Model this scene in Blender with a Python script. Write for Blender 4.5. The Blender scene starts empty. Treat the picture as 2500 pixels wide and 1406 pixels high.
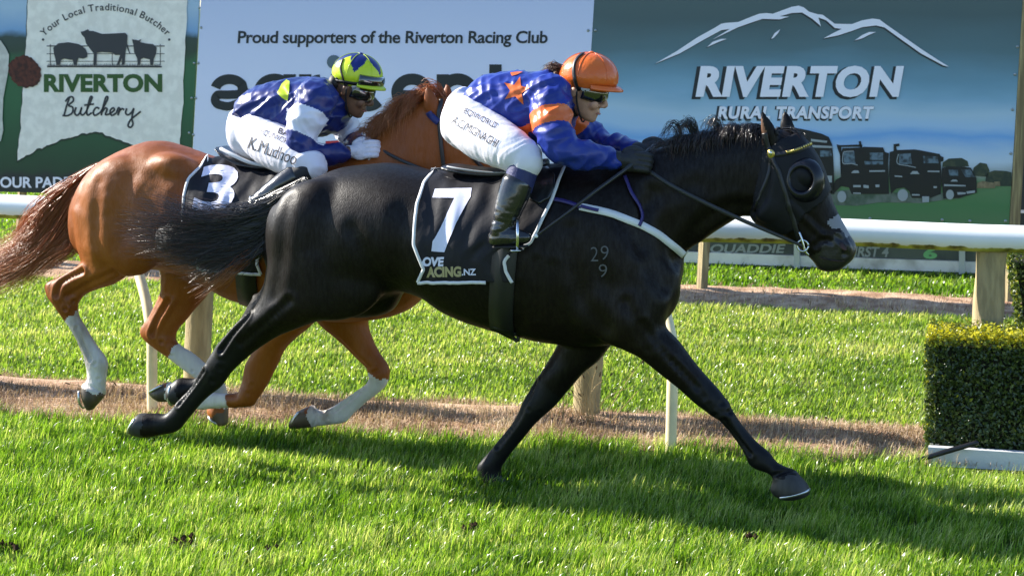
import bpy, bmesh, math, random
import numpy as np
from mathutils import Vector, Matrix, noise, geometry
from mathutils.bvhtree import BVHTree

R = math.radians
random.seed(7)
rng = np.random.default_rng(11)
scene = bpy.context.scene
COL = scene.collection

# ------------------------------------------------------------------ camera
# photo is 2500 x 1406; level camera 2 m above the turf with a vertical shift
F, CX, HY, H = 5000.0, 1250.0, 17.0, 2.0
cam_data = bpy.data.cameras.new("camera")
cam_data.sensor_width = 36.0
cam_data.lens = 36.0 * F / 2500.0
cam_data.shift_y = -(703.0 - HY) / 2500.0
cam_data.clip_start = 0.1
cam_data.clip_end = 3000.0
cam_data.dof.use_dof = True
cam_data.dof.focus_distance = 8.6
cam_data.dof.aperture_fstop = 8.0
camera = bpy.data.objects.new("camera", cam_data)
COL.objects.link(camera)
camera.location = (0, 0, H)
camera.rotation_euler = (R(90), 0, 0)
scene.camera = camera

# ------------------------------------------------------------------ sky, sun, exposure
SUN_EL = 31.0
SHADOW_AZ = 23.0            # shadows run to +X, turned this far toward the camera
to_sun = Vector((-math.cos(R(SHADOW_AZ)) * math.cos(R(SUN_EL)),
                 math.sin(R(SHADOW_AZ)) * math.cos(R(SUN_EL)), math.sin(R(SUN_EL))))
world = bpy.data.worlds.new("World")
scene.world = world
world.use_nodes = True
wn = world.node_tree
bg = wn.nodes["Background"]
sky = wn.nodes.new("ShaderNodeTexSky")
sky.sky_type = 'NISHITA'
sky.sun_disc = False
sky.sun_elevation = R(SUN_EL)
sky.sun_rotation = math.atan2(to_sun.x, to_sun.y)
sky.air_density = 1.0
sky.dust_density = 0.3
sky.ozone_density = 3.5
wn.links.new(sky.outputs[0], bg.inputs[0])
bg.inputs[1].default_value = 0.11
sun_data = bpy.data.lights.new("sun", 'SUN')
sun_data.energy = 5.0
sun_data.angle = R(0.55)
sun_data.color = (1.0, 0.94, 0.84)
sun = bpy.data.objects.new("sun", sun_data)
COL.objects.link(sun)
sun.location = to_sun * 30
sun.rotation_euler = (-to_sun).to_track_quat('-Z', 'Y').to_euler()
vs = scene.view_settings
vs.view_transform = 'Standard'
vs.look = 'None'
vs.gamma = 1.0
vs.exposure = 1.4
vs.use_curve_mapping = False
scene.render.engine = 'CYCLES'
scene.cycles.max_bounces = 6
scene.cycles.transparent_max_bounces = 6

# ------------------------------------------------------------------ geometry of the place
TH = math.atan(F / 16650.0)         # the rail, the signs and the runners share one direction
CT, ST = math.cos(TH), math.sin(TH)
DV = np.array([CT, -ST, 0.0])       # running direction
NV = np.array([ST, CT, 0.0])        # across, away from the camera
UP = np.array([0.0, 0.0, 1.0])
CAM = np.array([0.0, 0.0, H])

def ray(px, py):
    return np.array([(px - CX) / F, 1.0, -(py - HY) / F])

def at_q(px, py, q):
    """point in the upright plane that runs along the rail at distance q across it"""
    r = ray(px, py)
    return CAM + r * (q / (r[0] * ST + r[1] * CT))

def on_ground(px, py, z=0.0):
    r = ray(px, py)
    return CAM + r * ((z - H) / r[2])

def frame(q):
    return lambda px, py, lat=0.0: at_q(px, py, q + lat)

Q1, Q2 = 8.13, 8.75                 # centre planes of the two runners
P1, P2 = frame(Q1), frame(Q2)

# ------------------------------------------------------------------ materials
MATS = {}
def lin(r, g, b):
    f = lambda v: (v / 255.0) / 12.92 if v / 255.0 <= 0.04045 else ((v / 255.0 + 0.055) / 1.055) ** 2.4
    return (f(r), f(g), f(b), 1.0)

def mat(name, col, rough=0.6, spec=0.5, metal=0.0, var=0.0, vscale=8.0, bump=0.0, bscale=60.0,
        sheen=0.0, coat=0.0, transl=0.0, stretch=(1, 1, 1), col2=None, detail=5.0, scl2=None, lo=0.42, hi=0.62, coords='Object'):
    if name in MATS:
        return MATS[name]
    m = bpy.data.materials.new(name)
    m.use_nodes = True
    nt = m.node_tree
    b = nt.nodes["Principled BSDF"]
    if len(col) == 3:
        col = (*col, 1.0)
    b.inputs["Base Color"].default_value = col
    b.inputs["Roughness"].default_value = rough
    b.inputs["Specular IOR Level"].default_value = spec
    b.inputs["Metallic"].default_value = metal
    b.inputs["Sheen Weight"].default_value = sheen
    b.inputs["Coat Weight"].default_value = coat
    b.inputs["Coat Roughness"].default_value = 0.15
    tc = nt.nodes.new("ShaderNodeTexCoord")
    mp = nt.nodes.new("ShaderNodeMapping")
    mp.inputs["Scale"].default_value = stretch
    nt.links.new(tc.outputs[coords], mp.inputs[0])
    if var > 0 or col2 is not None:
        n = nt.nodes.new("ShaderNodeTexNoise")
        n.inputs["Scale"].default_value = vscale
        n.inputs["Detail"].default_value = detail
        nt.links.new(mp.outputs[0], n.inputs["Vector"])
        rp = nt.nodes.new("ShaderNodeValToRGB")
        rp.color_ramp.elements[0].position = lo
        rp.color_ramp.elements[1].position = hi
        c2 = col2 if col2 is not None else tuple(min(1, v * (1 + var)) for v in col[:3])
        c1 = col[:3] if col2 is not None else tuple(v * (1 - var) for v in col[:3])
        rp.color_ramp.elements[0].color = (*c1[:3], 1)
        rp.color_ramp.elements[1].color = (*c2[:3], 1)
        nt.links.new(n.outputs["Fac"], rp.inputs[0])
        nt.links.new(rp.outputs[0], b.inputs["Base Color"])
    if bump > 0:
        n2 = nt.nodes.new("ShaderNodeTexNoise")
        n2.inputs["Scale"].default_value = bscale
        n2.inputs["Detail"].default_value = 4.0
        nt.links.new(mp.outputs[0], n2.inputs["Vector"])
        bp = nt.nodes.new("ShaderNodeBump")
        bp.inputs["Strength"].default_value = bump
        bp.inputs["Distance"].default_value = 0.01
        nt.links.new(n2.outputs["Fac"], bp.inputs["Height"])
        nt.links.new(bp.outputs[0], b.inputs["Normal"])
    if transl > 0:
        out = nt.nodes["Material Output"]
        t = nt.nodes.new("ShaderNodeBsdfTranslucent")
        t.inputs[0].default_value = col
        mx = nt.nodes.new("ShaderNodeMixShader")
        mx.inputs[0].default_value = transl
        nt.links.new(b.outputs[0], mx.inputs[1])
        nt.links.new(t.outputs[0], mx.inputs[2])
        nt.links.new(mx.outputs[0], out.inputs[0])
    MATS[name] = m
    return m

def tint_mat(name, stops, rough=0.45, spec=0.5, transl=0.35, tboost=1.3):
    """colour chosen for each blade or leaf by its own tint attribute"""
    m = bpy.data.materials.new(name)
    m.use_nodes = True
    nt = m.node_tree
    b = nt.nodes["Principled BSDF"]
    at = nt.nodes.new("ShaderNodeAttribute")
    at.attribute_name = "tint"
    rp = nt.nodes.new("ShaderNodeValToRGB")
    el = rp.color_ramp.elements
    el[0].position, el[0].color = stops[0][0], (*stops[0][1], 1)
    el[1].position, el[1].color = stops[-1][0], (*stops[-1][1], 1)
    for p, cc in stops[1:-1]:
        e = el.new(p)
        e.color = (*cc, 1)
    nt.links.new(at.outputs["Fac"], rp.inputs[0])
    nt.links.new(rp.outputs[0], b.inputs["Base Color"])
    b.inputs["Roughness"].default_value = rough
    b.inputs["Specular IOR Level"].default_value = spec
    if transl > 0:
        t = nt.nodes.new("ShaderNodeBsdfTranslucent")
        mul = nt.nodes.new("ShaderNodeMix")
        mul.data_type = 'RGBA'
        mul.blend_type = 'MULTIPLY'
        mul.inputs[0].default_value = 1.0
        nt.links.new(rp.outputs[0], mul.inputs[6])
        mul.inputs[7].default_value = (tboost, tboost, tboost * 0.55, 1)
        nt.links.new(mul.outputs[2], t.inputs[0])
        mx = nt.nodes.new("ShaderNodeMixShader")
        mx.inputs[0].default_value = transl
        nt.links.new(b.outputs[0], mx.inputs[1])
        nt.links.new(t.outputs[0], mx.inputs[2])
        nt.links.new(mx.outputs[0], nt.nodes["Material Output"].inputs[0])
    return m

# ------------------------------------------------------------------ object helpers
def tag(o, label=None, cat=None, group=None, kind=None):
    if label: o["label"] = label
    if cat: o["category"] = cat
    if group: o["group"] = group
    if kind: o["kind"] = kind
    return o

def thing(name, label, cat, loc, group=None):
    o = bpy.data.objects.new(name, None)
    o.empty_display_size = 0.1
    COL.objects.link(o)
    o.location = Vector(loc)
    return tag(o, label, cat, group)

def root_loc(o):
    while o.parent is not None:
        o = o.parent
    return np.array(o.location)

def tri_mesh(name, verts, tris):
    me = bpy.data.meshes.new(name)
    verts = np.ascontiguousarray(verts, dtype=np.float32)
    tris = np.ascontiguousarray(tris, dtype=np.int32)
    me.vertices.add(len(verts)); me.vertices.foreach_set("co", verts.ravel())
    me.loops.add(len(tris) * 3); me.loops.foreach_set("vertex_index", tris.ravel())
    me.polygons.add(len(tris))
    me.polygons.foreach_set("loop_start", np.arange(0, len(tris) * 3, 3, dtype=np.int32))
    me.update(calc_edges=True)
    return me

def mk(name, verts, faces, mats, parent=None, smooth=True, midx=None, loc=None, tint=None, kind=None, fast=False):
    """link one mesh object; verts are world positions"""
    V = np.asarray(verts, dtype=float)
    if parent is not None:
        off = root_loc(parent)
    elif loc is not None:
        off = np.array(loc, dtype=float)
    else:
        off = np.zeros(3)
    if fast:
        me = tri_mesh(name, V - off, faces)
    else:
        me = bpy.data.meshes.new(name)
        me.from_pydata((V - off).tolist(), [], [list(map(int, f)) for f in faces])
        me.update()
    for m in (mats if isinstance(mats, (list, tuple)) else [mats]):
        me.materials.append(m)
    if smooth:
        me.polygons.foreach_set("use_smooth", np.ones(len(me.polygons), dtype=bool))
    if midx is not None:
        me.polygons.foreach_set("material_index", np.asarray(midx, dtype=np.int32))
    if tint is not None:
        a = me.attributes.new("tint", 'FLOAT', 'POINT')
        a.data.foreach_set("value", np.asarray(tint, dtype=np.float32))
    o = bpy.data.objects.new(name, me)
    COL.objects.link(o)
    if parent is not None:
        o.parent = parent
    else:
        o.location = Vector(off)
    if kind:
        o["kind"] = kind
    return o

def join(parts):
    V, Fc, n = [], [], 0
    for v, f in parts:
        v = np.asarray(v, dtype=float)
        V.append(v)
        Fc += [[i + n for i in ff] for ff in f]
        n += len(v)
    return np.vstack(V), Fc

def crom(A, sub):
    """Catmull-Rom resampling of the rows of A"""
    A = np.asarray(A, dtype=float)
    n = len(A)
    if n < 3 or sub <= 1:
        return A
    out = []
    for i in range(n - 1):
        p0, p1, p2, p3 = A[max(i - 1, 0)], A[i], A[i + 1], A[min(i + 2, n - 1)]
        for k in range(sub):
            t = k / sub
            out.append(0.5 * ((2 * p1) + (p2 - p0) * t + (2 * p0 - 5 * p1 + 4 * p2 - p3) * t * t + (3 * p1 - p0 - 3 * p2 + p3) * t ** 3))
    out.append(A[-1])
    return np.array(out)

def skin_rings(rings):
    rings = np.asarray(rings)
    n, m = rings.shape[:2]
    V = rings.reshape(-1, 3).tolist()
    Fc = []
    for i in range(n - 1):
        for j in range(m):
            a, b = i * m + j, i * m + (j + 1) % m
            Fc.append([a, b, b + m, a + m])
    for end, row in ((0, 0), (1, n - 1)):
        cidx = len(V)
        V.append(rings[row].mean(0).tolist())
        for j in range(m):
            a, b = row * m + j, row * m + (j + 1) % m
            Fc.append([b, a, cidx] if end == 0 else [a, b, cidx])
    return np.array(V), Fc

def loft(P, st, sub=4, seg=20, e=2.0, lat=0.0, latv=None, cap=0.3):
    """closed loft; each station = two outline pixels, half width across, lateral offset"""
    latv = NV if latv is None else latv
    rows = []
    for r in st:
        l = r[5] if len(r) > 5 else lat
        A, B = P(r[0], r[1], l), P(r[2], r[3], l)
        rows.append(np.concatenate([(A + B) / 2, (A - B) / 2, [r[4]]]))
    rows = crom(rows, sub)
    a = np.linspace(0, 2 * math.pi, seg, endpoint=False)
    ca = np.sign(np.cos(a)) * np.abs(np.cos(a)) ** (2 / e)
    sa = np.sign(np.sin(a)) * np.abs(np.sin(a)) ** (2 / e)
    def ring(r, k=1.0, off=0.0):
        return r[:3] + off + k * (np.outer(ca, r[3:6]) + np.outer(sa, latv * max(r[6], 0.002)))
    rings = [ring(r) for r in rows]
    if cap:
        for i0, i1, front in ((0, 1, True), (-1, -2, False)):
            d = rows[i0][:3] - rows[i1][:3]
            d = d / (np.linalg.norm(d) + 1e-9)
            rad = min(np.linalg.norm(rows[i0][3:6]), rows[i0][6])
            for k, o in ((0.8, 0.6), (0.45, 0.9)):
                rr = ring(rows[i0], k, d * rad * cap * 2 * o)
                rings.insert(0, rr) if front else rings.append(rr)
    return skin_rings(rings)

def tube(pts, rad, seg=12, sub=4, flat=None, ref=None, cap=True):
    """tube through 3D points; rad per point; flat scales one cross axis"""
    A = np.column_stack([np.asarray(pts, dtype=float), np.broadcast_to(np.asarray(rad, dtype=float), (len(pts),))])
    A = crom(A, sub)
    T = np.gradient(A[:, :3], axis=0)
    T /= np.linalg.norm(T, axis=1)[:, None] + 1e-9
    ref = np.array(NV if ref is None else ref, dtype=float)
    a = np.linspace(0, 2 * math.pi, seg, endpoint=False)
    rings = []
    for p, t in zip(A, T):
        u = ref - t * ref.dot(t)
        if np.linalg.norm(u) < 1e-4:
            u = np.array([0, 0, 1.0]) - t * t[2]
        u /= np.linalg.norm(u)
        v = np.cross(t, u)
        k = 1.0 if flat is None else flat
        rings.append(p[:3] + p[3] * (np.outer(np.cos(a), u) * k + np.outer(np.sin(a), v)))
    if cap:
        r0, r1 = rings[0], rings[-1]
        t0, t1 = -T[0] * A[0][3], T[-1] * A[-1][3]
        c0, c1 = A[0][:3], A[-1][:3]
        rings = [c0 + (r0 - c0) * 0.35 + t0 * 0.85, c0 + (r0 - c0) * 0.75 + t0 * 0.55] + rings + \
                [c1 + (r1 - c1) * 0.75 + t1 * 0.55, c1 + (r1 - c1) * 0.35 + t1 * 0.85]
    return skin_rings(rings)

def ellipsoid(c, ax, seg=16, rows=10):
    """ax: three half-axis vectors"""
    c = np.asarray(c, dtype=float)
    ax = [np.asarray(v, dtype=float) for v in ax]
    a = np.linspace(0, 2 * math.pi, seg, endpoint=False)
    rings = []
    for t in np.linspace(-math.pi / 2 + 0.15, math.pi / 2 - 0.15, rows):
        rings.append(c + ax[2] * math.sin(t) + math.cos(t) * (np.outer(np.cos(a), ax[0]) + np.outer(np.sin(a), ax[1])))
    return skin_rings(rings)

def blob(P, px, py, lat, rd, rz, rl, rot=0.0):
    """ellipsoid at a pixel: half sizes along the run, up, across (metres); rot tilts it in the run plane (degrees)"""
    cr, sr = math.cos(R(rot)), math.sin(R(rot))
    return ellipsoid(P(px, py, lat), (DV * rd * cr + UP * rd * sr, NV * rl, -DV * rz * sr + UP * rz * cr))

def union(parts, voxel=0.01, smooth=6, factor=0.5):
    """one continuous skin round overlapping closed pieces -> (verts, faces) in world space"""
    V, Fc = join(parts)
    me = bpy.data.meshes.new("tmp")
    me.from_pydata(V.tolist(), [], Fc)
    bm = bmesh.new(); bm.from_mesh(me)
    bmesh.ops.recalc_face_normals(bm, faces=bm.faces)
    bm.to_mesh(me); bm.free()
    o = bpy.data.objects.new("tmp", me)
    COL.objects.link(o)
    m = o.modifiers.new("r", 'REMESH')
    m.mode = 'VOXEL'
    m.voxel_size = voxel
    if smooth:
        s2 = o.modifiers.new("s", 'SMOOTH')
        s2.factor = factor
        s2.iterations = smooth
    dg = bpy.context.evaluated_depsgraph_get()
    ev = o.evaluated_get(dg)
    em = ev.to_mesh()
    n = len(em.vertices)
    co = np.empty(n * 3, dtype=np.float32)
    em.vertices.foreach_get("co", co)
    faces = [tuple(p.vertices) for p in em.polygons]
    ev.to_mesh_clear()
    bpy.data.objects.remove(o)
    bpy.data.meshes.remove(me)
    return co.reshape(-1, 3).astype(float), faces

def relax(V, Fc, weight, it=20, lam=0.6):
    """Laplacian smoothing where weight is high"""
    E = set()
    for f in Fc:
        for i in range(len(f)):
            a, b = f[i], f[(i + 1) % len(f)]
            E.add((a, b) if a < b else (b, a))
    E = np.array(list(E))
    deg = np.bincount(E.ravel(), minlength=len(V)).astype(float)[:, None]
    w = (lam * weight)[:, None]
    V = V.copy()
    for _ in range(it):
        S = np.zeros_like(V)
        for k in range(3):
            S[:, k] = np.bincount(E[:, 0], V[E[:, 1], k], len(V)) + np.bincount(E[:, 1], V[E[:, 0], k], len(V))
        V += w * (S / deg - V)
    return V

def vnormals(V, Fc):
    N = np.zeros_like(V)
    F4 = np.array([f if len(f) == 4 else (*f, f[-1]) for f in Fc])
    a, b, c_, d = (V[F4[:, i]] for i in range(4))
    fn = np.cross(c_ - a, d - b)
    tri = F4[:, 2] == F4[:, 3]
    fn[tri] = np.cross(b[tri] - a[tri], c_[tri] - a[tri])
    for i in range(4):
        np.add.at(N, F4[:, i], fn)
    return N / (np.linalg.norm(N, axis=1)[:, None] + 1e-12)

def vn3(V, scale, seed=0.0):
    o = Vector((seed, seed * 1.7, -seed))
    return np.array([noise.noise(Vector(v) * scale + o) for v in V])

def seg_dist(Cn, a, b):
    ab = b - a
    t = np.clip(((Cn - a) @ ab) / (ab @ ab + 1e-12), 0, 1)
    return np.linalg.norm(Cn - (a + t[:, None] * ab), axis=1), t

def centers(V, Fc):
    F4 = np.array([f if len(f) == 4 else (*f, f[-1]) for f in Fc])
    return V[F4].mean(1)

def carve(V, Fc, tree, lines, q, both=True):
    """press shallow grooves (or raise ridges, negative depth) into a body along pixel lines; w = half width in metres"""
    N = vnormals(V, Fc)
    out = V.copy()
    for path, depth, w in lines:
        pts = [hit(tree, x, y)[0] for x, y in crom(np.asarray(path, float), 8)]
        pts = np.array([p for p in pts if p is not None])
        for side in ((pts, flip(pts, q)) if both else (pts,)):
            lo, hi = side.min(0) - 4 * w, side.max(0) + 4 * w
            idx = np.where(((V > lo) & (V < hi)).all(1))[0]
            d = np.min(np.linalg.norm(V[idx][:, None, :] - side[None], axis=2), axis=1)
            k = np.exp(-(d / w) ** 2) - 0.45 * np.exp(-((d - 2.0 * w) / (0.9 * w)) ** 2)
            out[idx] -= N[idx] * (depth * k)[:, None]
    return out

def bvh(V, Fc):
    return BVHTree.FromPolygons([tuple(v) for v in V], [list(f) for f in Fc])

def hit(tree, px, py, fallback=None):
    """where the line of sight through a pixel meets a surface: point, outward normal"""
    r = Vector(ray(px, py)).normalized()
    loc, nor, idx, dist = tree.ray_cast(Vector(CAM), r)
    if loc is None:
        p = fallback if fallback is not None else None
        if p is None:
            return None, None
        loc, nor, idx, dist = tree.find_nearest(Vector(p))
    if nor.dot(r) > 0:
        nor = -nor
    return np.array(loc), np.array(nor)

# ---- flat outlines and lettering, in photo pixels
def poly2(pts):
    v = [Vector((x, y, 0)) for x, y in pts]
    return np.array(pts, dtype=float), [list(t) for t in geometry.tessellate_polygon([v])]

def disc2(x, y, r, n=20, ry=None):
    ry = ry or r
    return poly2([(x + r * math.cos(2 * math.pi * i / n), y + ry * math.sin(2 * math.pi * i / n)) for i in range(n)])

def stroke2(pts, w, closed=False):
    """constant-width stroke along a pixel path"""
    A = crom(np.asarray(pts, dtype=float), 4)
    T = np.gradient(A, axis=0)
    T /= np.linalg.norm(T, axis=1)[:, None] + 1e-9
    Nn = np.column_stack([-T[:, 1], T[:, 0]])
    V = np.vstack([A + Nn * w / 2, A - Nn * w / 2])
    n = len(A)
    return V, [[i, i + 1, n + i + 1, n + i] for i in range(n - 1)]

_font_cache = {}
def glyphs(body, shear=0.0, bold=0.0, spacing=1.0):
    key = (body, shear, bold, spacing)
    if key in _font_cache:
        return _font_cache[key]
    cu = bpy.data.curves.new("t", 'FONT')
    cu.body = body
    cu.resolution_u = 4
    cu.fill_mode = 'FRONT'
    cu.shear = shear
    cu.offset = bold
    cu.space_character = spacing
    o = bpy.data.objects.new("t", cu)
    COL.objects.link(o)
    dg = bpy.context.evaluated_depsgraph_get()
    me = o.evaluated_get(dg).to_mesh()
    V = np.array([v.co[:2] for v in me.vertices])
    Fc = [list(p.vertices) for p in me.polygons]
    o.evaluated_get(dg).to_mesh_clear()
    bpy.data.objects.remove(o)
    bpy.data.curves.remove(cu)
    _font_cache[key] = (V, Fc)
    return V, Fc

def text2(body, x0, y0, x1, y1, shear=0.0, bold=0.02, spacing=1.0, rot=0.0, skew=0.0):
    """lettering stretched to a pixel box; rot tilts it about its lower left corner (degrees, clockwise in the picture)"""
    V, Fc = glyphs(body, shear, bold, spacing)
    mn, mx = V.min(0), V.max(0)
    t = (V - mn) / (mx - mn)
    X = t[:, 0] * (x1 - x0)
    Y = -t[:, 1] * (y1 - y0)
    X = X - skew * Y
    a = R(rot)
    return np.column_stack([x0 + X * math.cos(a) - Y * math.sin(a), y1 + X * math.sin(a) + Y * math.cos(a)]), Fc

def refine2(V, Fc, L):
    bm = bmesh.new()
    vs_ = [bm.verts.new((x, y, 0)) for x, y in V]
    for f in Fc:
        if len(set(f)) < 3:
            continue
        try:
            bm.faces.new([vs_[i] for i in f])
        except ValueError:
            pass
    bmesh.ops.triangulate(bm, faces=bm.faces[:])
    for _ in range(6):
        ed = [e_ for e_ in bm.edges if e_.calc_length() > L]
        if not ed:
            break
        bmesh.ops.subdivide_edges(bm, edges=ed, cuts=1)
        bmesh.ops.triangulate(bm, faces=[f for f in bm.faces if len(f.verts) > 3])
    bm.verts.index_update()
    V2 = np.array([v.co[:2] for v in bm.verts])
    F2 = [[v.index for v in f.verts] for f in bm.faces]
    bm.free()
    return V2, F2

def face_camera(V, Fc):
    """order the corners so that flat print faces the viewer's side"""
    out = []
    for f in Fc:
        a, b, c_ = V[f[0]], V[f[1]], V[f[2]]
        out.append(list(f) if np.dot(np.cross(b - a, c_ - a), NV) < 0 else list(f)[::-1])
    return out

def print_on(name, shapes, q, layer, m, parent, kind=None):
    """flat print on an upright board at q; layer counts sheets of 3 mm"""
    V, Fc = join([(np.array([at_q(x, y, q - 0.003 * layer) for x, y in v]), f) for v, f in shapes])
    return mk(name, V, face_camera(V, Fc), m, parent, smooth=False, kind=kind)

def wrap_on(name, shapes, tree, off, m, parent, L=8.0, fb=None, seen=None):
    """thin print or cloth that follows a surface"""
    parts = []
    for v, f in shapes:
        v, f = refine2(v, f, L)
        W = []
        off_i = off + 0.0005 * len(parts)
        for x, y in v:
            p, nn = hit(tree, x, y, fb(x, y) if fb else None)
            if p is None:
                p, nn = at_q(x, y, Q1 - 0.2), -NV
            W.append(p + nn * off_i)
        W = np.array(W)
        parts.append((W, face_camera(W, f)))
    V, Fc = join(parts)
    return mk(name, V, Fc, m, parent)

def ribbon(pts, nors, width, thick):
    """flat strap through points lying on a surface"""
    P_, N_ = np.asarray(pts, float), np.asarray(nors, float)
    T = np.gradient(P_, axis=0)
    T /= np.linalg.norm(T, axis=1)[:, None] + 1e-9
    S = np.cross(T, N_)
    S /= np.linalg.norm(S, axis=1)[:, None] + 1e-9
    w = np.broadcast_to(np.asarray(width, float), (len(P_),))[:, None]
    rings = np.stack([P_ + S * w / 2 + N_ * thick, P_ + S * w / 2, P_ - S * w / 2, P_ - S * w / 2 + N_ * thick], axis=1)
    return skin_rings(rings)

def strap(path, tree, width, thick=0.004, off=0.002, fb=None, sub=6):
    A = crom(np.asarray(path, float), sub)
    pp, nn = [], []
    for x, y in A:
        p, n_ = hit(tree, x, y, fb(x, y) if fb else None)
        if p is None:
            continue
        pp.append(p + n_ * off); nn.append(n_)
    nn = np.array(nn)
    k = np.ones(5) / 5
    if len(nn) > 6:
        pad = np.vstack([nn[:1]] * 2 + [nn] + [nn[-1:]] * 2)
        nn = np.column_stack([np.convolve(pad[:, i], k, mode='valid') for i in range(3)])
        nn /= np.linalg.norm(nn, axis=1)[:, None]
    return ribbon(pp, nn, width, thick)

def flip(V, q):
    """mirror across a runner's centre plane"""
    V = np.asarray(V, float)
    return V - 2 * np.outer(V @ NV - q, NV)

def mirror(part, q):
    v, f = part
    return flip(v, q), [list(x)[::-1] for x in f]

def hair(name, guides, n, mat_, parent, r=0.0016, seg=9, spread=0.012, curl=0.01, seed=1, lenvar=(0.7, 1.0), clump=0.5, tips=None):
    """tapered strands blended between guide paths (lists of 3D points of equal count)"""
    rg = np.random.default_rng(seed)
    G = np.array([crom(np.array(g), 8) for g in guides])
    m = G.shape[1]
    Vs, Fs, T_ = [], [], []
    base = 0
    ncl = max(6, n // 14)
    cl_pos = rg.uniform(0, len(G) - 1, ncl)
    cl_off = rg.normal(0, spread * 1.6, (ncl, 3))
    for i in range(n):
        k = rg.integers(ncl)
        g = np.clip(cl_pos[k] + rg.normal(0, 0.12 + 0.5 * (1 - clump)), 0, len(G) - 1.001)
        a = int(g); t = g - a
        path = G[a] * (1 - t) + G[a + 1] * t if len(G) > 1 else G[0]
        L = rg.uniform(*lenvar)
        u = np.linspace(0, L, seg)
        x = u * (m - 1)
        i0 = np.minimum(x.astype(int), m - 2)
        fr = (x - i0)[:, None]
        p = path[i0] * (1 - fr) + path[i0 + 1] * fr
        w = (u / L)[:, None]
        p = p + (cl_off[k] * clump + rg.normal(0, spread, 3)) * (0.35 + w) +             curl * w * np.column_stack([np.sin(u * 9 + rg.uniform(0, 6.28)) for _ in range(3)]) * rg.uniform(0.2, 1)
        tg = np.gradient(p, axis=0)
        tg /= np.linalg.norm(tg, axis=1)[:, None] + 1e-9
        s1 = np.cross(tg, rg.normal(0, 1, 3))
        s1 /= np.linalg.norm(s1, axis=1)[:, None] + 1e-9
        s2_ = np.cross(tg, s1)
        rad = (r * rg.uniform(0.6, 1.3) * (1.0 - 0.85 * (u / L) ** 1.5))[:, None]
        ring = np.stack([p + s1 * rad, p - 0.5 * s1 * rad + 0.87 * s2_ * rad, p - 0.5 * s1 * rad - 0.87 * s2_ * rad], axis=1)
        Vs.append(ring.reshape(-1, 3))
        for j in range(seg - 1):
            for q_ in range(3):
                b0, b1 = base + j * 3 + q_, base + j * 3 + (q_ + 1) % 3
                Fs.append((b0, b1, b1 + 3)); Fs.append((b0, b1 + 3, b0 + 3))
        T_.append(np.repeat(np.clip(w[:, 0] * 0.8 + rg.normal(0.1, 0.12), 0, 1), 3))
        base += seg * 3
    return mk(name, np.vstack(Vs), np.array(Fs), mat_, parent, fast=True, tint=np.concatenate(T_))

# =================================================================== THE SETTING
def vnoise2(x, y, scale, seed):
    """smooth value noise on arrays"""
    g = np.random.default_rng(seed).random((256, 256))
    x, y = np.asarray(x) * scale + 300.0, np.asarray(y) * scale + 300.0
    xi, yi = np.floor(x).astype(int), np.floor(y).astype(int)
    fx, fy = x - xi, y - yi
    fx, fy = fx * fx * (3 - 2 * fx), fy * fy * (3 - 2 * fy)
    G = lambda a, b: g[a % 256, b % 256]
    return (G(xi, yi) * (1 - fx) + G(xi + 1, yi) * fx) * (1 - fy) + (G(xi, yi + 1) * (1 - fx) + G(xi + 1, yi + 1) * fx) * fy

def qn(x, y): return x * ST + y * CT
def pn(x, y): return x * CT - y * ST
def pq(p, q, z=0.0): return np.array([p * CT + q * ST, -p * ST + q * CT, z])
def q_front(p): return 9.16 + 0.054 * (p + 0.87)
def q_back(p): return 9.74 + 0.0 * p
FAR0, FAR1 = 13.55, 14.3        # the second bare strip under the signs

# ground: one sheet to the horizon, finer near the track
m_soil = mat("turf_soil", lin(58, 70, 26), rough=0.95, spec=0.1, col2=lin(84, 104, 34), vscale=5.0, bump=0.6, bscale=40)
gx = np.concatenate([[-1500, -300, -60, -20], np.linspace(-8, 8, 60), [20, 60, 300, 1500]])
gy = np.concatenate([[-60, -10], np.linspace(2, 26, 80), [40, 90, 300, 1500]])
GX, GY = np.meshgrid(gx, gy)
GZ = np.where((np.abs(GX) < 9) & (GY > 1) & (GY < 27), 0.02 * (vnoise2(GX, GY, 1.1, 3) - 0.5), 0) - 0.012
V = np.column_stack([GX.ravel(), GY.ravel(), GZ.ravel()])
nx = len(gx)
Fc = [[j * nx + i, j * nx + i + 1, (j + 1) * nx + i + 1, (j + 1) * nx + i] for j in range(len(gy) - 1) for i in range(nx - 1)]
tag(mk("ground", V, Fc, m_soil), kind="structure")

def strip(name, qa, qb, p0, p1, m, zf, np_=160, nq=14, seed=5):
    ps = np.linspace(p0, p1, np_)
    V = []
    for p in ps:
        a, b = qa(p), qb(p)
        for k in range(nq):
            t = k / (nq - 1)
            V.append(pq(p, a + (b - a) * t))
    V = np.array(V)
    T = np.tile(np.linspace(0, 1, nq), np_)
    V[:, 2] = zf(V, T)
    Fc = [[i * nq + k, (i + 1) * nq + k, (i + 1) * nq + k + 1, i * nq + k + 1] for i in range(np_ - 1) for k in range(nq - 1)]
    return tag(mk(name, V, Fc, m), kind="structure")

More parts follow.
